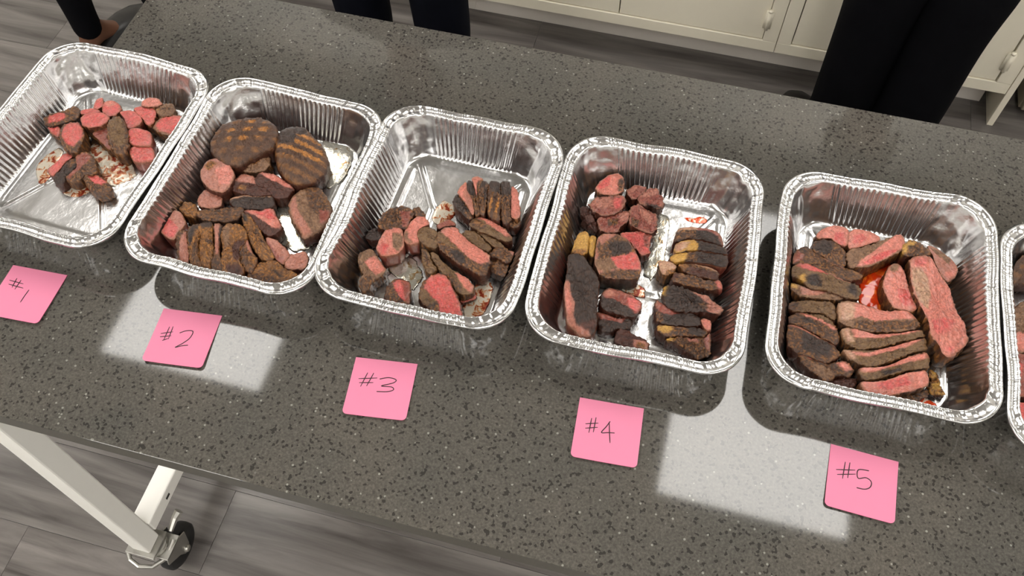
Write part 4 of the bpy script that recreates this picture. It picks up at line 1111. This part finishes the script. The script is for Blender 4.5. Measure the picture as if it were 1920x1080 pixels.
S('O', 'C', 'B', 28, 'frontmost slice of the left column with a pink right end, fifth tray', '188,572 300,598 420,650 560,682 640,655 700,640 762,680 822,760 762,832 640,802 560,880 480,862 380,790 260,692', ('O', 'T', '350,690 540,740 600,800 520,860 400,790'), ('O', 'P', '190,567 300,600 500,682 400,662 230,592'), ('O', 'P', '612,692 702,650 802,742 722,772'))
S('O', 'B', 'B', 21, 'dark red-brown end under the front of the left column, fifth tray', '578,882 642,812 762,835 852,832 832,922 782,962 652,932')
S('X', 'T', 'C', 33, 'rear slice of the middle column with a pale fat left end, fifth tray', '1571,569 1580,562 1606,563 1636,574 1662,582 1684,580 1706,580 1722,596 1729,611 1702,620 1655,622 1620,619 1600,613 1574,604', ('X', 'W', '1570,569 1606,563 1602,597 1590,600 1573,597'), ('X', 'P', '1604,566 1662,583 1705,579 1722,596 1680,598 1640,602 1615,592 1603,596'), ('X', 'C', '1602,599 1640,603 1722,599 1729,612 1655,622 1602,613'))
S('N', 'P', 'C', 30, 'curved pink arm reaching up beside the grease pool, fifth tray', '218,650 270,500 330,438 402,450 452,520 492,680 542,830 602,950 560,975 430,960 332,930 262,820 222,720', ('N', 'T', '270,500 330,440 400,452 380,530 300,540'), ('N', 'R', '370,720 500,740 560,900 470,920 400,850'))
S('X', 'P', 'C', 38, 'longest pink bar slice, standing right of the grease pool, fifth tray', '1707,482 1720,478 1737,477 1750,483 1754,495 1768,520 1781,537 1788,562 1796,587 1812,607 1816,645 1791,666 1778,671 1766,662 1762,648 1745,627 1741,601 1727,575 1712,545 1706,515', ('N', 'W', '530,500 640,480 720,600 750,800 720,960 620,860 550,680'), ('N', 'R', '560,380 720,380 700,450 620,490 560,440'), ('P', 'R', '530,200 640,170 740,200 690,300 560,310'), ('P', 'R', '640,450 760,430 700,500'), rough=1.5)
S('N', 'C', 'B', 34, 'crusted yellow-fat tip at the top of the longest pink bar, fifth tray', '428,255 480,190 560,162 622,200 702,250 764,330 640,345 500,352 450,330', ('N', 'F', '428,252 490,185 602,190 560,230 500,240 480,322 440,322'))
S('N', 'M', 'C', 27, 'tan-pink piece behind the longest pink bar on its right, fifth tray', '708,240 762,240 870,308 992,400 1062,490 1042,570 982,620 942,652 890,600 842,510 800,420 778,340', ('N', 'P', '900,560 1040,500 1040,570 980,620 940,640'), ('N', 'T', '740,250 870,312 980,400 960,460 860,380'))
S('X', 'O', 'C', 33, 'second slice of the middle column with a creamy fat corner, fifth tray', '1577,614 1592,611 1610,618 1636,626 1662,624 1702,622 1731,615 1737,628 1710,636 1690,639 1662,648 1618,655 1600,650 1584,641', ('X', 'W', '1577,613 1593,612 1602,640 1591,638 1579,628'), ('X', 'P', '1596,614 1640,626 1700,621 1732,615 1700,626 1650,634 1605,632'))
S('X', 'O', 'C', 32, 'third slice of the middle column with a creamy fat corner, fifth tray', '1580,652 1594,656 1618,658 1662,651 1700,640 1736,631 1741,644 1742,654 1712,660 1700,664 1662,681 1629,687 1613,682 1594,672', ('X', 'W', '1580,652 1595,656 1606,672 1594,671 1583,663'), ('X', 'P', '1597,657 1630,661 1700,640 1736,632 1700,650 1630,668 1605,665'))
S('X', 'O', 'C', 31, 'fourth slice of the middle column, brown with a pink upper edge, fifth tray', '1610,687 1629,690 1645,689 1671,682 1702,667 1740,657 1745,668 1746,688 1700,694 1671,703 1636,712 1615,709', ('X', 'P', '1611,687 1645,689 1700,669 1741,659 1743,669 1700,680 1640,696 1618,697'), ('X', 'D', '1650,697 1690,690 1690,695 1660,702'))
S('X', 'P', 'C', 30, 'front slice of the middle column with a fully pink face, fifth tray', '1611,714 1636,715 1662,712 1700,698 1739,692 1745,716 1737,724 1711,733 1671,741 1650,744 1623,737', ('X', 'R', '1640,720 1700,705 1710,720 1660,732'))
S('X', 'C', 'B', 15, 'dark scrap under the front slice of the middle column, fifth tray', '1662,748 1711,738 1741,727 1746,738 1725,750 1690,755')
S('P', 'G', 'B', 14, 'golden crispy fat bits in the front right part of the fifth tray', '508,650 570,658 602,760 642,840 642,882 520,872 508,800 538,770', ('P', 'F', '520,650 560,662 580,730 530,720'), ('P', 'F', '520,780 600,770 620,830 540,840'), ('P', 'F', '510,850 640,850 640,878 520,870'), name='fat_trimming', rough=2.0)

# --- tray cut off by the right edge
G6 = 'steak pieces in the tray at the right edge'
S = lambda *a, **k: piece(*a, group=G6, tray=6, **k)
S('Q', 'C', 'B', 34, 'large brown seared steak at the rear of the tray cut off by the right edge', '95,200 110,140 200,80 330,90 420,180 400,300 300,340 192,320 140,335 108,260', name='grilled_steak', dome=5, rr=6, stripes=(1.2, 14, 0.2, True))
S('Q', 'N', 'B', 26, 'small reddish piece at the left wall of the tray cut off by the right edge', '96,340 150,400 152,455 108,450')
S('Q', 'T', 'C', 29, 'tan-brown slice in the middle of the tray cut off by the right edge', '118,480 192,410 300,420 320,560 220,650 140,640', ('Q', 'P', '125,560 200,560 200,640 140,638'))
S('Q', 'N', 'B', 28, 'reddish-brown slice below the tan-brown one, tray cut off by the right edge', '108,655 140,650 220,660 330,640 340,760 240,850 140,845', ('Q', 'R', '112,690 190,700 180,760 125,750'))
S('Q', 'R', 'C', 25, 'bright red slice at the front of the tray cut off by the right edge', '108,890 140,870 240,880 350,900 340,1010 240,1040 150,1000 120,950')
# ------------------------------------------------------------------ people standing behind the table
def skin_mesh(name, nodes, edges, mat, parent, sub=2, root=0):
    """one continuous surface grown round a skeleton; nodes = [(point, rx, ry)]"""
    me = bpy.data.meshes.new(name)
    me.from_pydata([tuple(p) for p, _, _ in nodes], edges, [])
    o = link(name, me, mat, parent)
    md = o.modifiers.new('Skin', 'SKIN')
    md.use_smooth_shade = True
    md.branch_smoothing = 0.6
    for i, (_, rx, ry) in enumerate(nodes):
        me.skin_vertices[0].data[i].radius = (rx, ry)
        me.skin_vertices[0].data[i].use_root = (i == root)
    s = o.modifiers.new('Subdivision', 'SUBSURF')
    s.levels = sub
    s.render_levels = sub
    return o

def person(loc, rz, label, feet, tm, top_mat, tr=(0.052, 0.066, 0.088), hem=0.06, bare_ankle=False, shoe_mat=M_SHOE, hip_w=0.1, hgt=1.70, hip_shift=(0, 0)):
    """facing local -y. feet: two of (ankle x, ankle y, toe angle), local"""
    t = thing('person', label, 'person', (loc[0], loc[1], 0), rz)
    k = hgt / 1.70
    nodes, edges = [], []
    def nd(p, rx, ry=None, prev=None):
        nodes.append((Vector(p), rx, rx if ry is None else ry))
        if prev is not None:
            edges.append((prev, len(nodes) - 1))
        return len(nodes) - 1
    hx, hy = hip_shift
    pel = nd((hx, hy, 0.93 * k), 0.112, 0.084)
    legs = []
    for s, (ax, ay, ta) in zip((-1, 1), feet):
        hip = nd((hx + s * hip_w, hy, 0.86 * k), 0.070, 0.074, pel)
        ank = Vector((ax, ay, 0.085))
        hipp = nodes[hip][0]
        kn = (hipp * 0.49 + ank * 0.51) + Vector((0, -0.018, 0))
        mid = hipp * 0.52 + kn * 0.48
        th = nd(mid, 0.062, 0.064, hip)
        kne = nd(kn, 0.042, 0.044, th)
        cf = nd(kn * 0.62 + ank * 0.38 + Vector((0, 0.016, 0)), 0.038, 0.041, kne)
        an = nd(ank, 0.030, 0.034, cf)
        d = Vector((math.sin(ta), -math.cos(ta), 0))
        hl = nd(ank + Vector((0, 0, -0.050)) - d * 0.03, 0.025, 0.026, an)
        bl = nd(ank + d * 0.11 + Vector((0, 0, -0.060)), 0.032, 0.016, an)
        te = nd(ank + d * 0.165 + Vector((0, 0, -0.064)), 0.026, 0.012, bl)
        legs.append((hipp, mid, kn, ank, d))
    wst = nd((hx, hy, 1.05 * k), 0.100, 0.074, pel)
    rib = nd((hx, hy + 0.005, 1.20 * k), 0.112, 0.078, wst)
    chs = nd((hx, hy + 0.008, 1.33 * k), 0.115, 0.076, rib)
    nk0 = nd((hx, hy + 0.01, 1.43 * k), 0.058, 0.054, chs)
    nk = nd((hx, hy - 0.002, 1.49 * k), 0.05, 0.052, nk0)
    jaw = nd((hx, hy - 0.025, 1.545 * k), 0.058, 0.066, nk)
    hd = nd((hx, hy - 0.015, 1.60 * k), 0.074, 0.090, jaw)
    cr = nd((hx, hy - 0.005, 1.655 * k), 0.062, 0.078, hd)
    arms = []
    for s in (-1, 1):
        sh = nd((hx + s * 0.175, hy + 0.01, 1.385 * k), 0.042, 0.044, chs)
        el = nd((hx + s * 0.215, hy + 0.03, 1.11 * k), 0.038, 0.038, sh)
        wr = nd((hx + s * 0.205, hy - 0.06, 0.88 * k), 0.024, 0.027, el)
        pm = nd((hx + s * 0.200, hy - 0.085, 0.815 * k), 0.020, 0.036, wr)
        arms.append((nodes[sh][0], nodes[el][0], nodes[wr][0]))
        for f, (dy, ln) in enumerate(((-0.030, 0.070), (-0.010, 0.080), (0.010, 0.074), (0.029, 0.058))):
            base = nodes[pm][0] + Vector((0, dy, -0.022 * k))
            a = nd(base, 0.0092, 0.0092, pm)
            b = nd(base + Vector((-s * 0.006, dy * 0.15, -ln * 0.55)), 0.0085, 0.0085, a)
            nd(base + Vector((-s * 0.022, dy * 0.2, -ln)), 0.0072, 0.0072, b)
        a = nd(nodes[wr][0] + Vector((-s * 0.004, -0.028, -0.030)), 0.0115, 0.0115, wr)
        b = nd(nodes[wr][0] + Vector((-s * 0.012, -0.052, -0.062)), 0.0098, 0.0098, a)
        nd(nodes[wr][0] + Vector((-s * 0.022, -0.058, -0.088)), 0.0082, 0.0082, b)
    skin_mesh('body', nodes, edges, M_SKIN, t, 2)
    # face: eyes at half the head height, nose, mouth, ears
    face = Vector((hx, hy - 0.1, 1.60 * k))
    for s in (-1, 1):
        bm = bmesh.new()
        bmesh.ops.create_uvsphere(bm, u_segments=14, v_segments=10, radius=0.0115)
        for v in bm.verts: v.co = v.co + face + Vector((s * 0.030, 0.0215, 0.0))
        ey = from_bm('eye', bm, M_EYE, t, True)
        bm = bmesh.new()
        bmesh.ops.create_uvsphere(bm, u_segments=12, v_segments=8, radius=0.0058)
        for v in bm.verts: v.co = Vector((v.co.x, v.co.y * 0.5, v.co.z)) + face + Vector((s * 0.030, 0.0115, 0.0))
        from_bm('iris', bm, M_HAIR, ey, True)
        bm = bmesh.new()
        bmesh.ops.create_uvsphere(bm, u_segments=12, v_segments=8, radius=0.022)
        for v in bm.verts: v.co = Vector((v.co.x * 0.4, v.co.y * 0.7, v.co.z * 1.3)) + Vector((hx + s * 0.077, hy - 0.005, 1.585 * k))
        from_bm('ear', bm, M_SKIN, t, True)
    bm = bmesh.new()
    add_tube(bm, [face + Vector((0, 0.012, 0.012)), face + Vector((0, -0.004, -0.012)), face + Vector((0, -0.018, -0.032)), face + Vector((0, -0.004, -0.040))], [0.006, 0.009, 0.012, 0.010], 10)
    from_bm('nose', bm, M_SKIN, t, True)
    bm = bmesh.new()
    add_tube(bm, [face + Vector((-0.024, 0.016, -0.062)), face + Vector((0, 0.006, -0.062)), face + Vector((0.024, 0.016, -0.062))], [0.003, 0.007, 0.003], 8)
    from_bm('mouth', bm, M_LIP, t, True)
    bm = bmesh.new()
    bmesh.ops.create_icosphere(bm, subdivisions=4, radius=1.0)
    for v in list(bm.verts):
        if v.co.z < -0.35 or (v.co.y < -0.35 and v.co.z < 0.35):
            bm.verts.remove(v)
    for v in bm.verts:
        q = 1 + 0.03 * noise.noise(v.co * 9)
        v.co = Vector((v.co.x * 0.088 * q, v.co.y * 0.106 * q, v.co.z * 0.10 * q)) + Vector((hx, hy - 0.006, 1.615 * k))
    h = from_bm('hair', bm, M_HAIR, t, True)
    md = h.modifiers.new('Solidify', 'SOLIDIFY'); md.thickness = 0.008
    # trousers: one garment
    nodes, edges = [], []
    def nt_(p, rx, ry=None, prev=None):
        nodes.append((Vector(p), rx, rx if ry is None else ry))
        if prev is not None: edges.append((prev, len(nodes) - 1))
        return len(nodes) - 1
    p0 = nt_((hx, hy, 0.93 * k), 0.142, 0.112)
    nt_((hx, hy, 1.03 * k), 0.135, 0.105, p0)
    for s, (hipp, mid, kn, ank, d) in zip((-1, 1), legs):
        a = nt_(hipp, tr[2] * 1.08, tr[2] * 1.1, p0)
        b = nt_(mid, tr[2], tr[2] * 1.03, a)
        c = nt_(kn, tr[1], tr[1] * 1.05, b)
        e = nt_(kn * 0.6 + ank * 0.4 + Vector((0, 0.012, 0)), tr[1] * 0.97, tr[1] * 1.02, c)
        f = nt_(kn * 0.2 + ank * 0.8 + Vector((0, 0.006, 0)), tr[0] * 1.05, tr[0] * 1.1, e)
        nt_(Vector((ank.x, ank.y, hem)), tr[0] * 1.02, tr[0] * 1.08, f)
    skin_mesh('trousers', nodes, edges, tm, t, 2)
    nodes, edges = [], []
    p0 = nt_((hx, hy, 1.05 * k), 0.140, 0.108)
    nt_((hx, hy, 0.95 * k), 0.150, 0.118, p0)
    r_ = nt_((hx, hy + 0.005, 1.20 * k), 0.146, 0.106, p0)
    c_ = nt_((hx, hy + 0.008, 1.345 * k), 0.155, 0.108, r_)
    nt_((hx, hy + 0.01, 1.43 * k), 0.080, 0.074, c_)
    for a, b, w in arms:
        i = nt_(a, 0.064, 0.066, c_)
        nt_(a * 0.35 + b * 0.65, 0.052, 0.052, i)
    skin_mesh('shirt', nodes, edges, top_mat, t, 2)
    for s, (hipp, mid, kn, ank, d) in zip((-1, 1), legs):
        bm = bmesh.new()                       # shoe: upper over a flat sole
        side_ = Vector((d.y, -d.x, 0))
        secs = [(-0.068, 0.010, 0.045), (-0.062, 0.032, 0.072), (-0.035, 0.039, 0.085 if not bare_ankle else 0.048), (0.01, 0.040, 0.092 if not bare_ankle else 0.040), (0.06, 0.044, 0.070 if not bare_ankle else 0.062),
                (0.11, 0.050, 0.064), (0.16, 0.049, 0.054), (0.195, 0.038, 0.040), (0.212, 0.012, 0.028)]
        rings = []
        for dd, w, hh in secs:
            c = Vector((ank.x, ank.y, 0)) + d * dd
            ring = []
            for q in range(14):
                an_ = 2 * math.pi * q / 14
                u = math.cos(an_)
                vz = math.sin(an_)
                z = 0.002 + (hh - 0.002) * (0.5 + 0.5 * vz) if vz > -0.5 else 0.002
                ring.append(bm.verts.new(c + side_ * (w * (abs(u) ** 0.8) * (1 if u > 0 else -1)) + Vector((0, 0, z))))
            rings.append(ring)
        for r0, r1 in zip(rings, rings[1:]):
            for q in range(14):
                bm.faces.new((r0[q], r0[(q + 1) % 14], r1[(q + 1) % 14], r1[q]))
        bm.faces.new(rings[0]); bm.faces.new(rings[-1][::-1])
        from_bm('shoe', bm, shoe_mat, t, True)
    return t

# middle person, facing the table (-y)
person((-0.375, 1.10), 0, 'person in dark navy trousers standing behind the middle of the table',
       [(-0.100, 0.0, -0.15), (0.098, 0.0, 0.15)], M_JEANS, M_SHIRT, tr=(0.050, 0.070, 0.092), hem=0.05)
# right person, turned towards the cabinets
person((0.78, 1.22), R_(180), 'person in wide black trousers standing at the cream cabinets on the right',
       [(-0.050, 0.02, 0.0), (0.085, -0.03, 0.5)], M_TROUSER, M_SHIRT, tr=(0.072, 0.082, 0.100), hem=0.035, hip_w=0.082, hip_shift=(0.01, 0.0))
# left person beyond the table's left end, foot pointing away
person((-1.19, 1.10), R_(180), 'person in tight black jeans with a bare ankle at the left of the table',
       [(-0.130, -0.03, 0.0), (0.139, 0.0, -0.35)], M_TROUSER, M_SHIRT, tr=(0.038, 0.054, 0.078), hem=0.070, bare_ankle=True, hgt=1.62)
